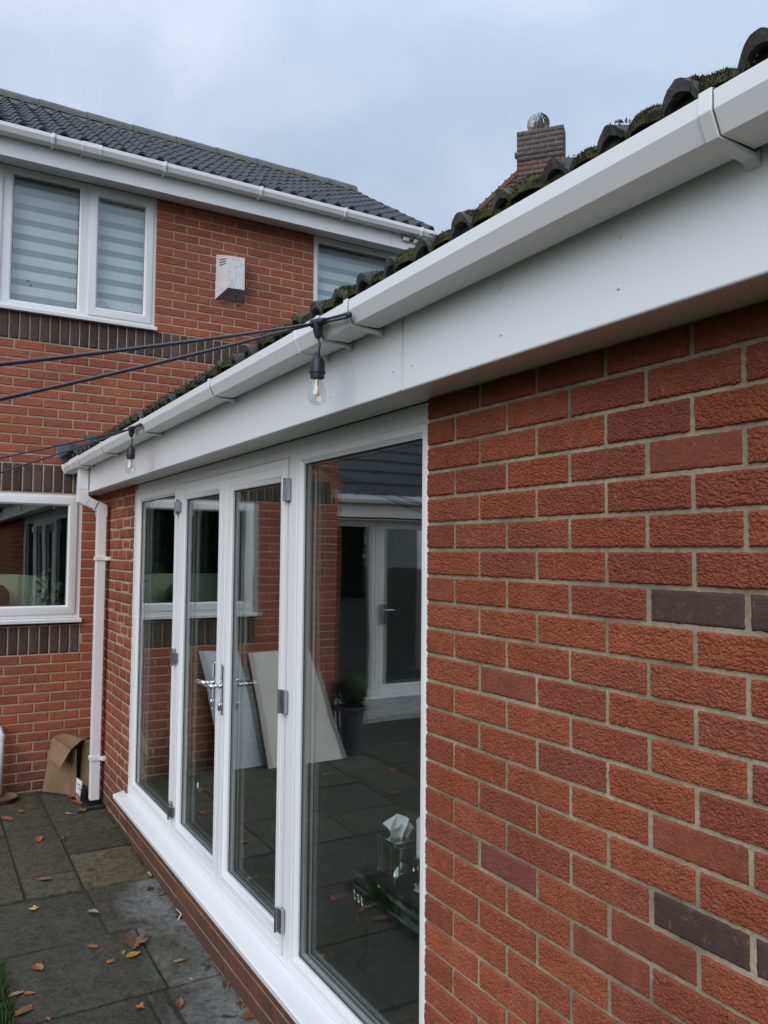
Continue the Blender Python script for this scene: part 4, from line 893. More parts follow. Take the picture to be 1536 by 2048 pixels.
# ================================================================== THINGS ON THE WALLS
al = empty('alarm_box', (1.1, YB, 4.15), 'weathered pale alarm box with slotted sides on upper brick wall', 'alarm box')
A = [(0.965, YB, 4.575), (1.24, YB, 4.575), (1.235, YB, 4.165), (0.96, YB, 4.165)]
B = [(1.045, YB - 0.095, 4.550), (1.20, YB - 0.095, 4.555), (1.20, YB - 0.095, 4.262), (1.045, YB - 0.095, 4.258)]
sh = MB(); sh.add(A + B, [(0, 4, 7, 3), (1, 2, 6, 5), (0, 1, 5, 4)]); sh.build('case', M_['alarm'], al, bevel=0.004)
MB().slab([B[0], B[3], B[2], B[1]], -0.004).build('front_panel', M_['alarm_front'], al, bevel=0.002)
MB().add([A[3], A[2], B[2], B[3]], [(0, 1, 2, 3)]).build('base', M_['alarm_dk'], al)
def lerp(a, b, t): return tuple(a[i] + (b[i] - a[i]) * t for i in range(3))
for side in (0, 1):
    a, b_, c, d = (A[0], B[0], B[3], A[3]) if side == 0 else (B[1], A[1], A[2], B[2])
    for k in range(3):
        t0 = 0.10 + k * 0.065; t1 = t0 + 0.022; u0, u1 = 0.30, 0.82
        p = lambda u, t: Vector(lerp(lerp(a, b_, u), lerp(d, c, u), t)) + Vector((-0.0012 if side == 0 else 0.0012, -0.0012, 0))
        MB().slab([p(u0, t0 + .02), p(u0, t1 + .02), p(u1, t1 - .01), p(u1, t0 - .01)], 0.0015).build('vent_slot', M_['gap'], al)
MB().lathe([(0.008, -0.002), (0.008, 0.002)], (1.14, YB - 0.05, 4.212), 10).build('screw_hole', M_['gap'], al)
for x in (1.02, 1.16): MB().box(x, x + 0.016, YB - 0.024, YB - 0.006, 4.148, 4.163).build('fixing_clip', M_['alarm_dk'], al)
sc_ = empty('floodlight_bracket', (2.83, SFY - 0.016, 5.0), 'small white double bracket with dark caps on upper fascia by the roof end', 'bracket')
for x in (2.78, 2.905):
    MB().box(x, x + 0.07, SFY - 0.05, SFY - 0.017, 5.005, 5.04).build('bracket_body', M_['upvc'], sc_, bevel=0.006)
    MB().tube([(x + 0.075, SFY - 0.04, 5.02), (x + 0.10, SFY - 0.04, 5.018)], 0.012, 8).build('cap', M_['black_plastic'], sc_, smooth=True)
    MB().tube([(x - 0.012, SFY - 0.035, 5.035), (x, SFY - 0.035, 5.03)], 0.010, 8).build('cap', M_['black_plastic'], sc_, smooth=True)
# ------------------------------------------------------------------ string lights
def bez(a, b, sag, n=24):
    a, b = Vector(a), Vector(b); return [a.lerp(b, i / n) - Vector((0, 0, sag * 4 * (i / n) * (1 - i / n))) for i in range(n + 1)]
def string(loc, anchor, ends, label, tilt):
    c = Vector(loc); r = empty('string_light', loc, label, 'string light', 'string lights hung from the gutter')
    # moulded tee connector
    axis = (Vector(anchor) - c).normalized()
    MB().tube([c - axis * 0.034, c - axis * 0.014, c + axis * 0.014, c + axis * 0.040], [0.0105, 0.0135, 0.0135, 0.010], 10).tube([c, c - Vector((0, 0, 0.026)), c - Vector((0, 0, 0.046))], [0.017, 0.014, 0.008], 10).tube([c - axis * .03, c - axis * .024], 0.0135, 10).build('tee_connector', M_['black_plastic'], r, auto=True)
    top = c - Vector((0, 0, 0.044)); sk = c - Vector((0.0, 0, 0.098))
    MB().tube([top, top.lerp(sk, .35) + Vector((0.004, -.006, 0)), top.lerp(sk, .7) + Vector((0.003, -.004, 0)), sk], 0.0032, 8).build('drop_wire', M_['black_plastic'], r, smooth=True)
    MB().lathe([(0.0075, 0.010), (0.0085, 0.0), (0.018, -0.010), (0.0215, -0.022), (0.0225, -0.046), (0.0245, -0.047), (0.0245, -0.051), (0.0215, -0.052), (0.0205, -0.066), (0.018, -0.067)], sk, 18).build('lamp_socket', M_['black_plastic'], r, auto=True)
    bb = sk - Vector((0, 0, 0.064))
    MB().lathe([(0.013, 0.0), (0.014, -0.006), (0.019, -0.020), (0.0255, -0.040), (0.0275, -0.052), (0.0255, -0.064), (0.019, -0.074), (0.009, -0.079), (0.001, -0.080)], bb, 24).build('bulb', M_['bulb'], r, smooth=True)
    fl = MB()
    for dx in (-0.005, 0.005): fl.tube([bb + Vector((dx * .6, 0, -0.004)), bb + Vector((dx, 0, -0.030)), bb + Vector((dx * .8, .001, -0.052))], 0.0017, 6)
    fl.tube([bb + Vector((0, 0, 0)), bb + Vector((0, 0, -0.022))], [0.006, 0.003], 8)
    fl.build('filament', M_['filament'], r, smooth=True)
    for e_, sg in ends:
        MB().tube(bez(c - axis * 0.02, e_, sg), 0.0042, 8).build('cable', M_['cable'], r, smooth=True)
    for k in (-1, 1): MB().tube([c + axis * .03 + Vector((0, 0, k * .004)), Vector(anchor) + Vector((0, 0, k * .005))], 0.004, 8).build('anchor_cable', M_['cable'], r, smooth=True)
    MB().lathe([(0.005, -0.008), (0.009, -0.005), (0.009, 0.005), (0.005, 0.008)], anchor, 10).build('cable_tie', M_['black_plastic'], r, smooth=True)
def far(a, b, k):
    a, b = Vector(a), Vector(b); return tuple(a + (b - a) * k)
c1 = (-0.298, 0.268, 2.582); c2 = (-0.298, 2.560, 2.572)
string(c1, (-0.288, 0.095, 2.562), [(far(c1, (-1.169, -0.223, 2.269), 2.1), 0.02), (far(c1, (-1.158, -0.111, 2.224), 2.1), 0.02)], 'clear bulb on black cable tied to gutter in the foreground, nearest to brick wall', 0)
string(c2, (-0.290, 2.40, 2.572), [(far(c2, (-0.94, 2.48, 2.418), 6), 0.10), (far(c2, (-0.957, 2.262, 2.337), 6), 0.12)], 'smaller clear bulb hanging from gutter near the white downpipe', 0)
# ------------------------------------------------------------------ chimney beyond
CA = math.atan2(-0.77, 0.636)             # direction of the broad face, to the right in view
ch = empty('brick_chimney', (6.3, 6.85, 0), 'tall brick chimney with grey brick head and spinning cowl beyond the roof', 'chimney')
CM = Matrix.Translation((6.28, 6.72, 0)) @ Matrix.Rotation(CA, 4, 'Z')
def cplace(o): o.matrix_basis = CM @ o.matrix_basis
stk = MB().box(-0.335, 0.330, 0.007, 0.26, 7.3, 8.04).box(-0.325, 0.325, 0.012, 0.262, 4.0, 7.30).prism([(-1.2, 3.0), (0.32, 3.0), (0.32, 7.1), (-0.33, 7.44), (-1.2, 6.74)], 'y', 0.013, 0.263).box(-1.2, 0.33, 0.013, 0.263, 0.0, 3.0).build('stack', M_['mortar_chim'], ch); cplace(stk)
def cbrick(me, x0, x1, z, y=0.0):
    o = bpy.data.objects.new('brick', me); COL.objects.link(o); o.parent = ch; o.matrix_parent_inverse = WM(ch).inverted()
    o.matrix_basis = CM @ Matrix.Translation(((x0 + x1) / 2, y, z)) @ Matrix.Diagonal((((x1 - x0) / 0.215), 1, 1, 1))
for r in range(24):
    z = 8.0 - r * 0.075; ph = 0.1125 * (r % 2)
    xl = -0.335 - (0.03 if r in (5, 4) else 0); xl2 = xl if r < 8 else -0.33 - (r - 7) * 0.094
    x = -0.9 + ph - 0.36 * 0
    k0 = math.floor((xl2 - ph) / 0.225); x = ph + k0 * 0.225
    while x < 0.33:
        a, b_ = max(x + .005, xl2), min(x + .22, 0.332)
        if b_ - a > .03 and z > 6.7: cbrick(random.choice(CHIMG if r < 6 else CHIMR), a, b_, z, -0.012 if r in (4, 5) else 0.0)
        x += 0.225
for r in range(12):
    z = 8.0 - r * .075
    o = bpy.data.objects.new('brick', random.choice(CHIMG if r < 6 else CHIMR)); COL.objects.link(o); o.parent = ch; o.matrix_parent_inverse = WM(ch).inverted()
    o.matrix_basis = CM @ Matrix.Translation((0.332, 0.12 + .02 * (r % 2), z)) @ Matrix.Rotation(math.pi / 2, 4, 'Z')
o = MB().prism([(-0.325, 7.475), (-1.2, 6.775), (-1.2, 6.70), (-0.325, 7.40)], 'y', -0.012, 0.275).build('shoulder_capping', M_['brick_chim'], ch); cplace(o)
cw = MB(); c = Vector((-0.045, 0.13, 8.17)); N = 14
for k in range(N):
    v = []; a0 = 2 * math.pi * k / N
    for i in range(9):
        th = math.pi * (0.07 + 0.86 * i / 8); tw = a0 + 0.9 * i / 8
        for da, rr in ((0, 1.0), (0.24, 0.86)): v.append(c + Vector((math.cos(tw + da) * math.sin(th) * 0.165 * rr, math.sin(tw + da) * math.sin(th) * 0.165 * rr, math.cos(th) * 0.155)))
    cw.add(v, [(2 * i, 2 * i + 1, 2 * i + 3, 2 * i + 2) for i in range(8)])
cowl = cw.build('cowl', M_['cowl'], ch, smooth=True); cplace(cowl)
o = MB().lathe([(0.03, 0.02), (0.085, 0.0), (0.10, -0.12), (0.085, -0.2)], c - Vector((0, 0, 0.0)), 14).build('cowl_core', M_['cowl_dark'], cowl, smooth=True); o.matrix_parent_inverse = Matrix.Identity(4)
# ================================================================== CARDBOARD BOX
cbx = empty('cardboard_box', (-0.2, 4.8, 0.04), 'battered open cardboard box with drooping flap beside the downpipe', 'box')
def card(name, poly, m='kraft', th=0.005): return MB().slab(poly, th).build(name, M_[m], cbx)
def card_bend(name, poly, bulge, m='kraft'):
    """four cornered sheet with a soft bulge"""
    a, b_, c, d = [Vector(q) for q in poly]; nrm = (b_ - a).cross(d - a).normalized(); v = []; f = []; n = 8
    for s in (0, 1):
        for j in range(n + 1):
            for i in range(n + 1):
                u, w = i / n, j / n; p = a.lerp(b_, u).lerp(d.lerp(c, u), w)
                p += nrm * (bulge * math.sin(math.pi * u) * math.sin(math.pi * w) + 0.006 * noise.noise(p * 9)) - nrm * 0.005 * s; v.append(p)
    K = (n + 1) ** 2
    for j in range(n):
        for i in range(n):
            q = j * (n + 1) + i; f += [(q, q + 1, q + n + 2, q + n + 1), (K + q, K + q + n + 1, K + q + n + 2, K + q + 1)]
    loop = [i for i in range(n + 1)] + [j * (n + 1) + n for j in range(1, n + 1)] + [n * (n + 1) + i for i in range(n - 1, -1, -1)] + [j * (n + 1) for j in range(n - 1, 0, -1)]
    for q in range(len(loop)): a_, b2 = loop[q], loop[(q + 1) % len(loop)]; f.append((a_, K + a_, K + b2, b2))
    return MB().add(v, f).build(name, M_[m], cbx, auto=True)
card_bend('side_panel', [(-0.355, 4.97, 0.048), (-0.192, 4.80, 0.044), (-0.189, 4.80, 0.40), (-0.303, 4.95, 0.44)], 0.03)
card_bend('front_panel', [(-0.192, 4.80, 0.044), (-0.157, 4.68, 0.040), (-0.166, 4.68, 0.405), (-0.201, 4.80, 0.421)], 0.004)
card('inner_panel', [(-0.135, 4.70, 0.040), (-0.050, 4.62, 0.036), (-0.046, 4.75, 0.46), (-0.100, 4.78, 0.448)], 'kraft_dark')
card('back_panel', [(-0.355, 4.985, 0.046), (-0.02, 4.985, 0.045), (-0.005, 4.975, 0.43), (-0.289, 4.965, 0.446)], 'kraft_dark')
card('bottom_panel', [(-0.340, 4.97, 0.052), (-0.19, 4.81, 0.050), (-0.06, 4.64, 0.046), (-0.02, 4.97, 0.050)], 'kraft_dark')
card('top_panel', [(-0.289, 4.95, 0.446), (-0.194, 4.97, 0.471), (-0.005, 4.97, 0.427), (-0.105, 4.75, 0.451)])
card_bend('top_flap', [(-0.292, 4.93, 0.464), (-0.205, 4.95, 0.480), (-0.114, 4.72, 0.466), (-0.204, 4.65, 0.420)], 0.010)
card_bend('front_flap', [(-0.294, 4.93, 0.463), (-0.205, 4.651, 0.419), (-0.283, 4.62, 0.299), (-0.335, 4.85, 0.331)], 0.004)
card('label_flap', [(-0.171, 4.60, 0.226), (-0.124, 4.58, 0.188), (-0.149, 4.56, 0.042), (-0.168, 4.62, 0.070)])
lab = card('shipping_label', [(-0.171, 4.596, 0.218), (-0.134, 4.580, 0.190), (-0.151, 4.566, 0.085), (-0.171, 4.607, 0.112)], 'paper', -0.004)
for t in (0.3, 0.5, 0.62):
    p0 = Vector((-0.171, 4.588, 0.218)).lerp(Vector((-0.171, 4.599, 0.112)), t); p1 = Vector((-0.134, 4.572, 0.190)).lerp(Vector((-0.151, 4.558, 0.085)), t)
    MB().slab([p0.lerp(p1, .2), p0.lerp(p1, .75), p0.lerp(p1, .75) - Vector((0, 0, .008)), p0.lerp(p1, .2) - Vector((0, 0, .008))], 0.001).build('printed_line', M_['print'], lab)
MB().slab([(-0.085, 4.642, 0.375), (-0.064, 4.636, 0.372), (-0.060, 4.639, 0.345), (-0.068, 4.641, 0.366), (-0.080, 4.646, 0.366), (-0.078, 4.648, 0.345)], 0.001).build('printed_mark', M_['gap'], cbx)
# white waste pipe and clay dish at the picture edge
wp = empty('waste_pipe', (-0.655, 4.94, 0.04), 'short white waste pipe rising from a clay dish against the house wall', 'pipe')
MB().tube([(-0.665, 4.945, 0.07), (-0.662, 4.945, 0.52), (-0.670, 4.955, 0.555), (-0.69, 5.0, 0.57), (-0.69, 5.03, 0.57)], 0.024, 14).build('pipe', M_['upvc_aged'], wp, smooth=True)
MB().tube([(-0.662, 4.945, 0.48), (-0.662, 4.945, 0.52)], 0.029, 14).build('pipe_collar', M_['upvc_aged'], wp, auto=True)
MB().lathe([(0.10, 0.0), (0.125, 0.035), (0.118, 0.036), (0.095, 0.012), (0.0, 0.012)], (-0.665, 4.87, ZG(4.87)), 20).build('clay_dish', M_['terracotta'], wp, auto=True)
# ================================================================== LEAVES
def leaf_mesh(kind, seed, size):
    rs = random.Random(seed); n = 26; P = []
    for k in range(n):
        a = 2 * math.pi * k / n
        if kind == 'm': r = 0.30 + 0.22 * abs(math.cos(a * 2.5)) ** 1.5 + 0.06 * math.cos(a * 12)
        elif kind == 'o': r = 0.30 / math.sqrt((math.cos(a) * 0.6) ** 2 + (math.sin(a) * 1.25) ** 2) * (1 + 0.20 * math.cos(a * 9))
        elif kind == 'p': r = 0.42 / math.sqrt((math.cos(a) * 0.85) ** 2 + (math.sin(a) * 1.2) ** 2) * (1 + 0.05 * math.cos(a * 11)) * (1.15 if abs(a) < .3 else 1)
        elif kind == 'c': r = 0.30 / math.sqrt((math.cos(a) * 0.6) ** 2 + (math.sin(a) * 2.6) ** 2)
        else: r = 0.34 / math.sqrt((math.cos(a) * 0.7) ** 2 + (math.sin(a) * 1.6) ** 2) * (1 + 0.1 * math.cos(a * 7))
        P.append((r * (1 + rs.uniform(-.12, .12)), a))
    curl = rs.uniform(0.25, 0.6) if kind != 'c' else 0.9; tw = rs.uniform(-.4, .4); bend = rs.uniform(-.25, .5)
    def Z(x, y): return (curl * y * y * 1.6 + tw * x * y + bend * x * x + 0.03 * noise.noise(Vector((x * 6, y * 6, seed))) - 0.05 * math.exp(-abs(y) * 14) )
    v = [(0, 0, Z(0, 0))]; f = []
    for ring in (0.5, 1.0):
        for r, a in P: x, y = r * ring * math.cos(a), r * ring * math.sin(a); v.append((x, y, Z(x, y)))
    f += [(0, 1 + k, 1 + (k + 1) % n) for k in range(n)] + [(1 + k, 1 + n + k, 1 + n + (k + 1) % n, 1 + (k + 1) % n) for k in range(n)]
    # thickness
    K = len(v); v += [(x, y, z - 0.012) for x, y, z in v]; f += [tuple(K + i for i in q[::-1]) for q in f[:]]
    f += [(1 + n + k, K + 1 + n + k, K + 1 + n + (k + 1) % n, 1 + n + (k + 1) % n) for k in range(n)]
    zmin = min(q[2] for q in v)
    return [(x * size, y * size, (z - zmin) * size) for x, y, z in v], f
LV = [(-0.655, 4.438, 'o', .096, 'rust', 'curled rusty leaf at the picture edge level with the gully'), (-0.55, 4.541, 's', .063, 'rust', 'small thin rusty leaf on the slab in front of the white waste pipe'), (-0.51, 3.932, 'o', .077, 'orange', 'bright orange folded leaf lying across a slab joint'),
 (-0.374, 3.881, 's', .045, 'rust', 'small red leaf on the joint beside the orange folded leaf'), (-0.564, 3.259, 'o', .079, 'brown', 'ragged pinkish brown leaf on a mossy slab'), (-0.264, 4.348, 'c', .084, 'tan', 'thin curled tan leaf in front of the cardboard box'),
 (-0.171, 4.36, 'm', .071, 'brown', 'tan lobed leaf in front of the downpipe foot'), (-0.165, 4.582, 'o', .117, 'orange', 'large orange brown leaf heaped against the box label flap'), (-0.165, 4.72, 'm', .09, 'orange', 'crisp orange leaf at the foot of the cardboard box'),
 (-0.02, 2.753, 's', .044, 'brown', 'dark brown leaf on the pale damp slab under the doors'), (-0.4, 2.716, 'o', .057, 'tan', 'tan pointed leaf on the slab joint in mid patio'), (-0.673, 2.894, 'm', .047, 'yellow', 'crumpled yellow leaf alone on the dark slab'),
 (-0.283, 2.287, 'm', .115, 'brown', 'largest brown maple leaf standing up on the patio'), (-0.319, 2.171, 'p', .056, 'amber', 'amber pear shaped leaf below the big maple leaf'), (-0.354, 2.22, 's', .042, 'tan', 'small tan leaf beside the amber leaf'),
 (-0.425, 2.158, 'm', .037, 'orange', 'small orange lobed leaf left of the amber leaf'), (-0.47, 2.339, 'o', .057, 'rust', 'orange brown toothed leaf left of the big maple leaf'), (-0.726, 2.262, 'p', .059, 'orange', 'oval orange leaf near the lawn corner'),
 (-0.138, 2.017, 'o', .046, 'tan', 'curled tan leaf on the damp slab near the wall'), (-0.01, 1.972, 's', .026, 'rust', 'tiny dark red leaf close to the brick plinth'), (-0.138, 1.832, 's', .034, 'tan', 'small tan leaf on the cross joint near the wall'),
 (-0.013, 1.719, 'o', .074, 'brown', 'brown oak leaf next to a dark wet spot'), (-0.01, 1.536, 'm', .05, 'brown', 'crumpled brown leaf against the brick plinth'), (0.0, 1.44, 'p', .074, 'rust', 'round rusty leaf nearest the doors at the picture bottom'),
 (-0.239, 1.671, 'o', .067, 'brown', 'dull brown curled leaf on the narrow slab strip'), (-0.241, 1.592, 's', .021, 'rust', 'tiny rusty leaf on the narrow slab strip'), (-0.395, 1.721, 'm', .04, 'orange', 'star shaped orange leaf near the picture bottom'),
 (-0.839, 2.081, 'o', .059, 'tan', 'tan oak leaf at the lawn edge'), (-0.787, 2.061, 's', .047, 'orange', 'small orange leaf just right of the lawn edge oak leaf'), (-0.825, 1.926, 'o', .078, 'rust', 'long orange brown leaf by the grass at the picture bottom'),
 (-0.743, 1.827, 's', .028, 'orange', 'small orange leaf on the lowest joint near the grass'), (-0.02, 3.053, 'c', .07, 'pale', 'pale green curved leaf against the wall under the doors')]
for k, (x, y, kd, s, c, lb) in enumerate(LV):
    v, f = leaf_mesh(kd, 11 + k, s * 1.12); rz_ = random.uniform(0, 6.28); ca, sa = math.cos(rz_), math.sin(rz_)
    o = MB().add(v, f).build('fallen_leaf', LEAFC[c], auto=True); o.location = (x, y, ZG(y) + 0.003); o.rotation_euler = (random.uniform(-.08, .08), random.uniform(-.08, .08), rz_)
    tag(o, lb, 'leaf', 'fallen leaves on the patio')
# leaves further off, seen only mirrored in the door glass
for k in range(26):
    x, y = random.uniform(-5.5, -1.0), random.uniform(2.6, 4.9); v, f = leaf_mesh(random.choice('mos'), 200 + k, random.uniform(.05, .1))
    o = MB().add(v, f).build('fallen_leaf', LEAFC[random.choice(('brown', 'rust', 'tan', 'orange'))], auto=True); o.location = (x, y, ZG(y) + 0.003); o.rotation_euler = (0, 0, random.uniform(0, 6))
    tag(o, 'dead leaf on the far patio seen mirrored in the door glass', 'leaf', 'leaves mirrored in the door glass')
o = MB().slab([(-0.005, 2.55, ZG(2.5) + .004), (0.004, 2.548, ZG(2.5) + .004), (0.004, 2.46, ZG(2.5) + .012), (-0.004, 2.46, ZG(2.5) + .012)], .002).slab([(0.004, 2.46, ZG(2.5) + .012), (-0.004, 2.46, ZG(2.5) + .012), (-0.03, 2.43, ZG(2.4) + .003), (-0.027, 2.424, ZG(2.4) + .003)], .002).build('plastic_strip', M_['paper']); tag(o, 'bent white plastic strip lying by the brick plinth', 'litter')
# moss and weeds in joints along the wall base
ms = MB()
for _ in range(2600):
    y = rm.uniform(0.9, 4.4); x = -0.004 - abs(rm.gauss(0, 0.012)); h = rm.uniform(.003, .011)
    if noise.noise(Vector((y * 5, 0, 3))) < rm.uniform(-.5, .35): continue
    p = Vector((x, y, ZG(y) - .004)); a = rm.uniform(0, 6.28); d = Vector((math.cos(a), math.sin(a), 0)) * rm.uniform(.002, .005)
    ms.add([p - d, p + d, p + Vector((rm.uniform(-.003, .003), rm.uniform(-.003, .003), h))], [(0, 1, 2)])
for sx0, sx1, sy0, sy1 in SL[:22]:
    for _ in range(90):
        if rm.random() < .5: x, y = sx0 + rm.uniform(-.006, .006), rm.uniform(sy0, sy1)
        else: x, y = rm.uniform(sx0, sx1), sy0 + rm.uniform(-.006, .006)
        if noise.noise(Vector((x * 4, y * 4, 9))) < rm.uniform(-.3, .5): continue
        p = Vector((x, y, ZG(y) - .016)); a = rm.uniform(0, 6.28); d = Vector((math.cos(a), math.sin(a), 0)) * rm.uniform(.002, .005)
        ms.add([p - d, p + d, p + Vector((rm.uniform(-.003, .003), rm.uniform(-.003, .003), rm.uniform(.006, .016)))], [(0, 1, 2)])
o = ms.build('joint_moss', M_['moss_path']); tag(o, 'low green moss growing in the slab joints and along the wall base', 'moss', kind='stuff')
def weed(x, y, n, s, label):
    w = MB()
    for k in range(n):
        a = k * 2.4 + rm.uniform(-.3, .3); d = Vector((math.cos(a), math.sin(a), 0)); sd_ = Vector((-d.y, d.x, 0)); c = Vector((x, y, ZG(y) - .002)); l = s * rm.uniform(.6, 1.1); up = rm.uniform(.3, 1.0)
        w.add([c, c + d * l * .35 + sd_ * l * .10 + Vector((0, 0, l * .3 * up)), c + d * l * .75 + sd_ * l * .16 + Vector((0, 0, l * .4 * up)), c + d * l + Vector((0, 0, l * .3 * up)), c + d * l * .75 - sd_ * l * .16 + Vector((0, 0, l * .4 * up)), c + d * l * .35 - sd_ * l * .10 + Vector((0, 0, l * .3 * up))], [(0, 1, 2, 3, 4, 5)])
    o = w.build('weed', M_['weed']); tag(o, label, 'weed', 'small weeds along the wall')
weed(-0.035, 3.95, 9, .055, 'largest leafy weed sprouting at the wall base near the sill end'); weed(-0.02, 3.62, 6, .035, 'smaller weed at the wall base below the side window'); weed(-0.05, 4.28, 5, .035, 'tiny pale weed beside the downpipe gully'); weed(-0.38, 3.85, 5, .025, 'tiny weed in the slab joint beside a red leaf')
# grass at the lawn corner
gr_ = MB()
for _ in range(6000):
    x, y = rm.uniform(-1.02, -0.862), rm.uniform(1.45, 2.41)
    if x > -0.885 and rm.random() < .45: continue
    p = Vector((x, y, ZG(2.4) - .035)); a = rm.uniform(0, 6.28); d = Vector((math.cos(a), math.sin(a), 0)); h = rm.uniform(.035, .075); w = rm.uniform(.0012, .0026); sd_ = Vector((-d.y, d.x, 0)) * w; tip = p + d * rm.uniform(.005, .035) + Vector((0, 0, h))
    gr_.add([p - sd_, p + sd_, p.lerp(tip, .6) + Vector((0, 0, h * .12)) + sd_ * .7, p.lerp(tip, .6) + Vector((0, 0, h * .12)) - sd_ * .7, tip], [(0, 1, 2, 3), (3, 2, 4)])
o = gr_.build('grass', M_['grass']); tag(o, 'short green lawn grass overhanging the patio edge', 'grass', kind='stuff')
# ================================================================== SEEN THROUGH AND IN THE GLASS
tb = empty('side_table', (0.5, 0.8, 0.28), 'low mirrored side table with bright silver edge behind the big pane', 'table')
TX0, TX1, TY0, TY1, TZ = 0.27, 0.72, 0.25, 1.04, 0.655
MB().box(TX0, TX1, TY0, TY1, TZ - .012, TZ).build('table_top', plain('black mirror top', (0.05, 0.052, 0.05), 0.12, metal=1.0), tb, bevel=.004)
for z0, z1, o_ in ((TZ - .012, TZ + .002, .006), (TZ - .062, TZ - .054, .003)):
    MB().box(TX0 - o_ - .003, TX0 - o_ + .005, TY0, TY1 + o_, z0, z1 + .003).box(TX0, TX1, TY1 + o_ - .005, TY1 + o_ + .003, z0, z1 + .003).build('edge_trim', M_['mirror_edge'], tb)
MB().box(TX0 + .004, TX1, TY0, TY1 - .004, TZ - .06, TZ - .0125).build('apron', M_['mirror'], tb, bevel=.003)
for x, y in ((TX0 + .03, TY1 - .03), (TX1 - .04, TY1 - .03), (TX0 + .03, TY0 + .05), (TX1 - .04, TY0 + .05)):
    z = TZ - .06; lg = MB().tube([(x, y, z), (x - .012, y + .012, z - .05), (x - .004, y + .004, z - .15), (x, y, z - .24), (x - .014, y + .014, .283)], [.034, .030, .017, .010, .014], 10).build('leg', M_['mirror'], tb, smooth=True)
    P_ = [(x - .036, y + .034 - .075 * t, z - .012 - .040 * abs(math.sin(t * 8))) for t in [i / 18 for i in range(19)]]
    MB().tube(P_, .0035, 6).build('leg_scroll', M_['mirror_edge'], lg, smooth=True)
    MB().tube([(x - .034, y + .012, z - .05), (x - .022, y + .016, z - .15), (x - .012, y + .012, z - .24), (x - .026, y + .024, .286)], .0025, 6).build('leg_edge', M_['mirror_edge'], lg, smooth=True)
BX0, BX1, BY0, BY1 = 0.31, 0.42, 0.815, 0.930
tx_ = empty('tissue_box', (0.37, 0.83, TZ), 'mirrored tissue box with white tissue on the side table', 'tissue box')
MB().box(BX0, BX1, BY0, BY1, TZ + .025, TZ + .165).build('case', M_['mirror'], tx_, bevel=.003)
for (x, y) in ((BX0, BY1), (BX0, BY0), (BX1, BY1), (BX1, BY0)): MB().box(x - .003, x + .003, y - .003, y + .003, TZ + .001, TZ + .168).build('edge_strip', M_['mirror_edge'], tx_)
MB().ring('x', (BY0 + .02, BY1 - .02, TZ + .045, TZ + .145), [(0, BX0 - .0005), (.003, BX0 - .002), (.006, BX0 - .0005)]).build('bevel_line', M_['mirror_edge'], tx_)
MB().ring('y', (BX0 + .02, BX1 - .02, TZ + .045, TZ + .145), [(0, BY0 - .0005), (.003, BY0 - .002), (.006, BY0 - .0005)]).build('bevel_line', M_['mirror_edge'], tx_)
MB().box(BX0, BX1, BY0 - .004, BY0, TZ + .162, TZ + .168).box(BX0 - .004, BX0, BY0, BY1, TZ + .162, TZ + .168).build('top_rim', M_['mirror_edge'], tx_)
tcx, tcy = 0.365, 0.872; ts = MB()
for sh_, (ang, lean, wide, tall) in enumerate(((0.25, 0.30, .060, .098), (1.25, -0.22, .050, .084), (-0.7, -0.05, .045, .070))):
    v = []; f = []; nu, nv = 14, 12
    for j in range(nv + 1):
        for i in range(nu + 1):
            u, t_ = i / nu * 2 - 1, j / nv; w = .030 + (wide - .030) * t_ ** .8; ed = 1 - .35 * abs(u + lean * 1.2) ** 1.6
            px = u * w + lean * .045 * t_; pz = tall * t_ * ed; dp = .012 * math.sin(u * 4.5 + t_ * 3 + sh_ * 2) * (.3 + t_) + .010 * (u * u) * (1 - t_ * .5) + .003 * noise.noise(Vector((u * 4, t_ * 5, sh_)))
            v.append((tcx + px * math.cos(ang + 1.5) - dp * math.sin(ang + 1.5), tcy + px * math.sin(ang + 1.5) + dp * math.cos(ang + 1.5), TZ + .160 + pz))
    for j in range(nv):
        for i in range(nu): q = j * (nu + 1) + i; f.append((q, q + 1, q + nu + 2, q + nu + 1))
    ts.add(v, f)
ts.build('tissue', M_['tissue'], tx_, smooth=True)
cd_ = empty('candle_holder', (0.40, 0.735, TZ), 'faceted silver holder with a white pillar candle beside the tissue box', 'candle')
MB().lathe([(.050, 0.0), (.056, .014), (.030, .035), (.012, .055), (.016, .085), (.012, .10), (.028, .118), (.050, .124), (.050, .135), (.0, .135)], (0.40, 0.735, TZ + .001), 10).build('holder', M_['mirror_edge'], cd_)
MB().lathe([(.036, 0), (.036, .125), (.029, .132), (0.0, .13)], (0.40, 0.735, TZ + .137), 20).build('candle', M_['wax'], cd_, auto=True)
# step ladder standing in the room
ld = empty('step_ladder', (-1.0, 6.5, .3), 'yellow step ladder with pale treads inside the house, mirrored in the side window', 'ladder')
LX, LY = -1.22, 6.55
for dx in (0, .40):
    MB().tube([(LX + dx * 1.0 - (.06 if dx == 0 else -.06), LY - .25, .305), (LX + dx * .75 + .05, LY, 1.78)], .026, 6).build('rail', M_['ladder_y'], ld)
    MB().tube([(LX + dx * 1.0 - (.03 if dx == 0 else -.03), LY + .32, .305), (LX + dx * .75 + .05, LY + .03, 1.74)], .018, 6).build('rear_rail', M_['ladder_y'], ld)
for k in range(5):
    t_ = (k + 1) / 6; x0 = (LX - .06) + .11 * t_; x1 = (LX + .46) - .11 * t_; y = LY - .25 + .25 * t_; z = .305 + 1.475 * t_
    MB().box(x0, x1, y - .03, y + .05, z - .012, z + .012).build('tread', M_['alu'], ld, bevel=.003)
MB().box(LX - .02, LX + .42, LY - .06, LY + .08, 1.77, 1.80).build('top_cap', M_['blue'], ld, bevel=.008)
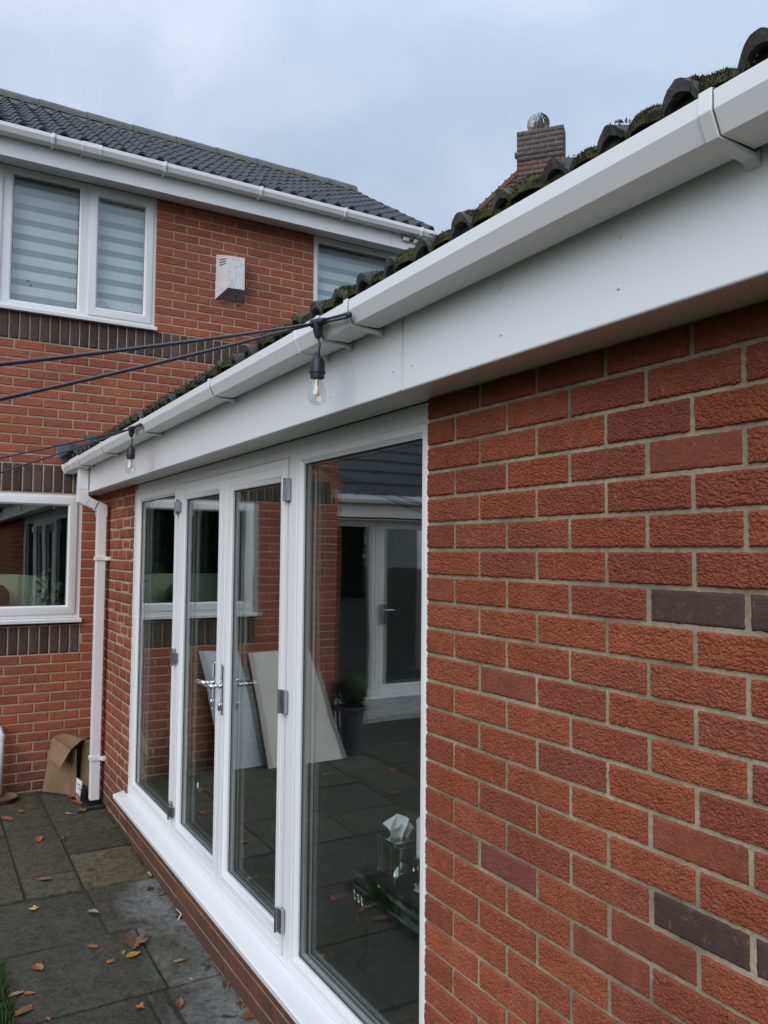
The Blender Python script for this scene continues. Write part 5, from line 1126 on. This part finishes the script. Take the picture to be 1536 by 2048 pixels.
# lower house window: pale screen, cushion and plant inside
sc2 = empty('desk_screen', (-0.5, YB + .5, 1.2), 'pale green folding screen just inside the lower window', 'screen')
MB().box(-1.15, -0.52, YB + .50, YB + .52, 1.2, 1.715).build('panel', M_['lime'], sc2, bevel=.004); MB().slab([(-0.52, YB + .50, 1.2), (-0.27, YB + .62, 1.2), (-0.27, YB + .62, 1.69), (-0.52, YB + .50, 1.715)], .02).build('panel', M_['lime'], sc2, bevel=.004)
cs = MB().lathe([(.0, .16), (.06, .15), (.10, .10), (.11, .04), (.10, 0.0)], (-0.70, YB + .34, 1.48), 16).build('cushion', M_['olive'], smooth=True); tag(cs, 'dark olive rounded cushion at the edge of the lower window', 'cushion')
sl_ = MB().box(W3[0], W3[1], YB + .10, YB + .46, 1.38, 1.40).build('inner_sill', M_['room_wall'], HS)
MB().box(-1.3, -0.2, YB + .46, YB + .9, 1.14, 1.20).build('worktop', M_['room_wall'], HS)
hp = empty('house_plant', (-0.27, YB + .25, 1.40), 'leafy dark house plant on the inner sill of the lower window', 'plant')
MB().lathe([(.045, 0), (.06, .09), (.055, .092), (.0, .085)], (-0.27, YB + .25, 1.401), 14).build('pot', M_['pot'], hp, auto=True)
pl = MB()
for k in range(46):
    a = k * 2.4; el_ = rm.uniform(.1, 1.3); l = rm.uniform(.08, .2) * (1.3 if el_ > 1 else 1); d = Vector((math.cos(a) * math.cos(el_), math.sin(a) * math.cos(el_) * .6, math.sin(el_))); c = Vector((-0.27, YB + .25, 1.49)); sd_ = d.cross(Vector((0, 0, 1))).normalized() * l * .16
    m_ = c + d * l * .6 + Vector((0, 0, .02)); e_ = c + d * l - Vector((0, 0, l * .25)); pl.add([c, m_ + sd_, e_, m_ - sd_], [(0, 1, 2, 3)])
for k in range(30):
    c = Vector((-0.34 + rm.uniform(-.03, .03), YB + .3, 1.50 + k * .0085)); a = rm.uniform(0, 6.28); d = Vector((math.cos(a), .3 * math.sin(a), rm.uniform(-.2, .4))); sd_ = Vector((0, 0, .018)); pl.add([c, c + d * .03 + sd_, c + d * .055, c + d * .03 - sd_], [(0, 1, 2, 3)])
pl.build('foliage', M_['houseplant'], hp)
# boards leaning on the house wall and planter, mirrored in the doors
b1 = MB().slab([(-2.07, 4.74, .045), (-1.36, 4.76, .04), (-1.24, 4.995, 1.02), (-1.83, 4.99, 1.03)], .025).build('leaning_board', M_['board'], bevel=.002); tag(b1, 'large off white board leaning on the house wall, mirrored in the door glass', 'board')
b2 = MB().slab([(-1.33, 4.86, .045), (-0.98, 4.88, .04), (-0.80, 4.995, 1.06), (-1.16, 4.99, 1.04)], .012).build('leaning_sheet', M_['board2'], bevel=.002); tag(b2, 'thin cool white sheet leaning behind the board, mirrored in the doors', 'board')
tp = empty('topiary_planter', (-2.45, 4.9, .04), 'round clipped topiary in a slate blue planter, mirrored in the big pane', 'planter')
MB().lathe([(.10, 0), (.135, .40), (.148, .405), (.152, .445), (.135, .45), (.125, .41), (0, .41)], (-2.22, 4.88, .042), 24).build('pot', M_['pot'], tp, auto=True)
bl = MB(); c0 = Vector((-2.22, 4.88, .62)); bl.lathe([(.001, .14), (.08, .115), (.125, .06), (.14, 0), (.12, -.07), (.07, -.12), (.001, -.14)], c0, 18)
for _ in range(3500):
    d = Vector((rm.gauss(0, 1), rm.gauss(0, 1), rm.gauss(0, 1))).normalized(); p = c0 + d * rm.uniform(.12, .165) * (1 + .12 * noise.noise(d * 2.5)); a = d.cross(Vector((rm.random(), rm.random(), rm.random()))).normalized() * .008; b_ = d.cross(a).normalized() * .006
    bl.add([p - a, p + b_, p + a + d * .006, p - b_], [(0, 1, 2, 3)])
bl.build('topiary_ball', M_['topiary'], tp)
# trees behind the camera, mirrored in the upper panes
def tree(x, y, h, label, seed):
    rs = random.Random(seed); t_ = empty('garden_tree', (x, y, -.1), label, 'tree', 'trees across the garden')
    tr = MB(); tr.tube([(x, y, -.12), (x + .1, y, h * .3), (x, y + .1, h * .6)], [.28, .2, .1], 10); tips = []
    for k in range(16):
        a = k * 2.4; z0 = h * rs.uniform(.25, .6); l = h * rs.uniform(.18, .34); e_ = Vector((x + math.cos(a) * l, y + math.sin(a) * l, z0 + l * rs.uniform(.5, 1.2))); tr.tube([(x, y, z0), Vector((x, y, z0)).lerp(e_, .5) + Vector((0, 0, -.1)), e_], [.08, .05, .02], 6); tips.append(e_)
    tr.build('trunk', M_['bark'], t_, smooth=True); cr_ = MB()
    for _ in range(9000):
        c = rs.choice(tips); d = Vector((rs.gauss(0, 1), rs.gauss(0, 1), rs.gauss(0, .8))) * h * .075; p = c + d; p.z = min(p.z, h * rs.uniform(.93, 1.0)); a = Vector((rs.uniform(-1, 1), rs.uniform(-1, 1), rs.uniform(-1, 1))).normalized() * .075; b_ = a.cross(Vector((rs.uniform(-1, 1), rs.uniform(-1, 1), 1))).normalized() * .05
        cr_.add([p - a, p + b_, p + a, p - b_], [(0, 1, 2, 3)])
    cr_.build('crown', M_['tree_leaf'], t_)
tree(2.6, -21, 10.6, 'autumn tree across the garden, mirrored low in the wide upper pane', 1); tree(6.2, -22, 12.4, 'taller autumn tree mirrored in the narrow upper pane', 2); tree(13.2, -21, 12.2, 'autumn tree mirrored in the upper window by the eaves', 3)

hd = empty('sky_block_hedge', (0, -15, -.1), 'added tall dark hedge out of view, cutting the sky mirrored in the house windows', 'hedge')  # hedge added behind the camera to darken the sky reflected in the glass
hb = MB().box(-16, 16, -16.2, -15.3, -.12, 4.6).build('sky_block_hedge_core', M_['bark'], hd)
hl = MB(); rs = random.Random(77)
for _ in range(26000):
    x, z = rs.uniform(-16, 16), rs.uniform(-.1, 5.3); topz = 4.7 + .7 * noise.noise(Vector((x * .5, 0, 0))) + .3 * noise.noise(Vector((x * 2, 1, 0)))
    if z > topz: continue
    p = Vector((x, -15.3 + rs.uniform(-.3, .35) + .25 * noise.noise(Vector((x * .8, z * .8, 2))), z)); a = Vector((rs.uniform(-1, 1), rs.uniform(-1, 1), rs.uniform(-1, 1))).normalized() * .12; b_ = a.cross(Vector((rs.uniform(-1, 1), 1, rs.uniform(-1, 1)))).normalized() * .07
    hl.add([p - a, p + b_, p + a, p - b_], [(0, 1, 2, 3)])
hl.build('sky_block_hedge_foliage', M_['topiary'], hd)
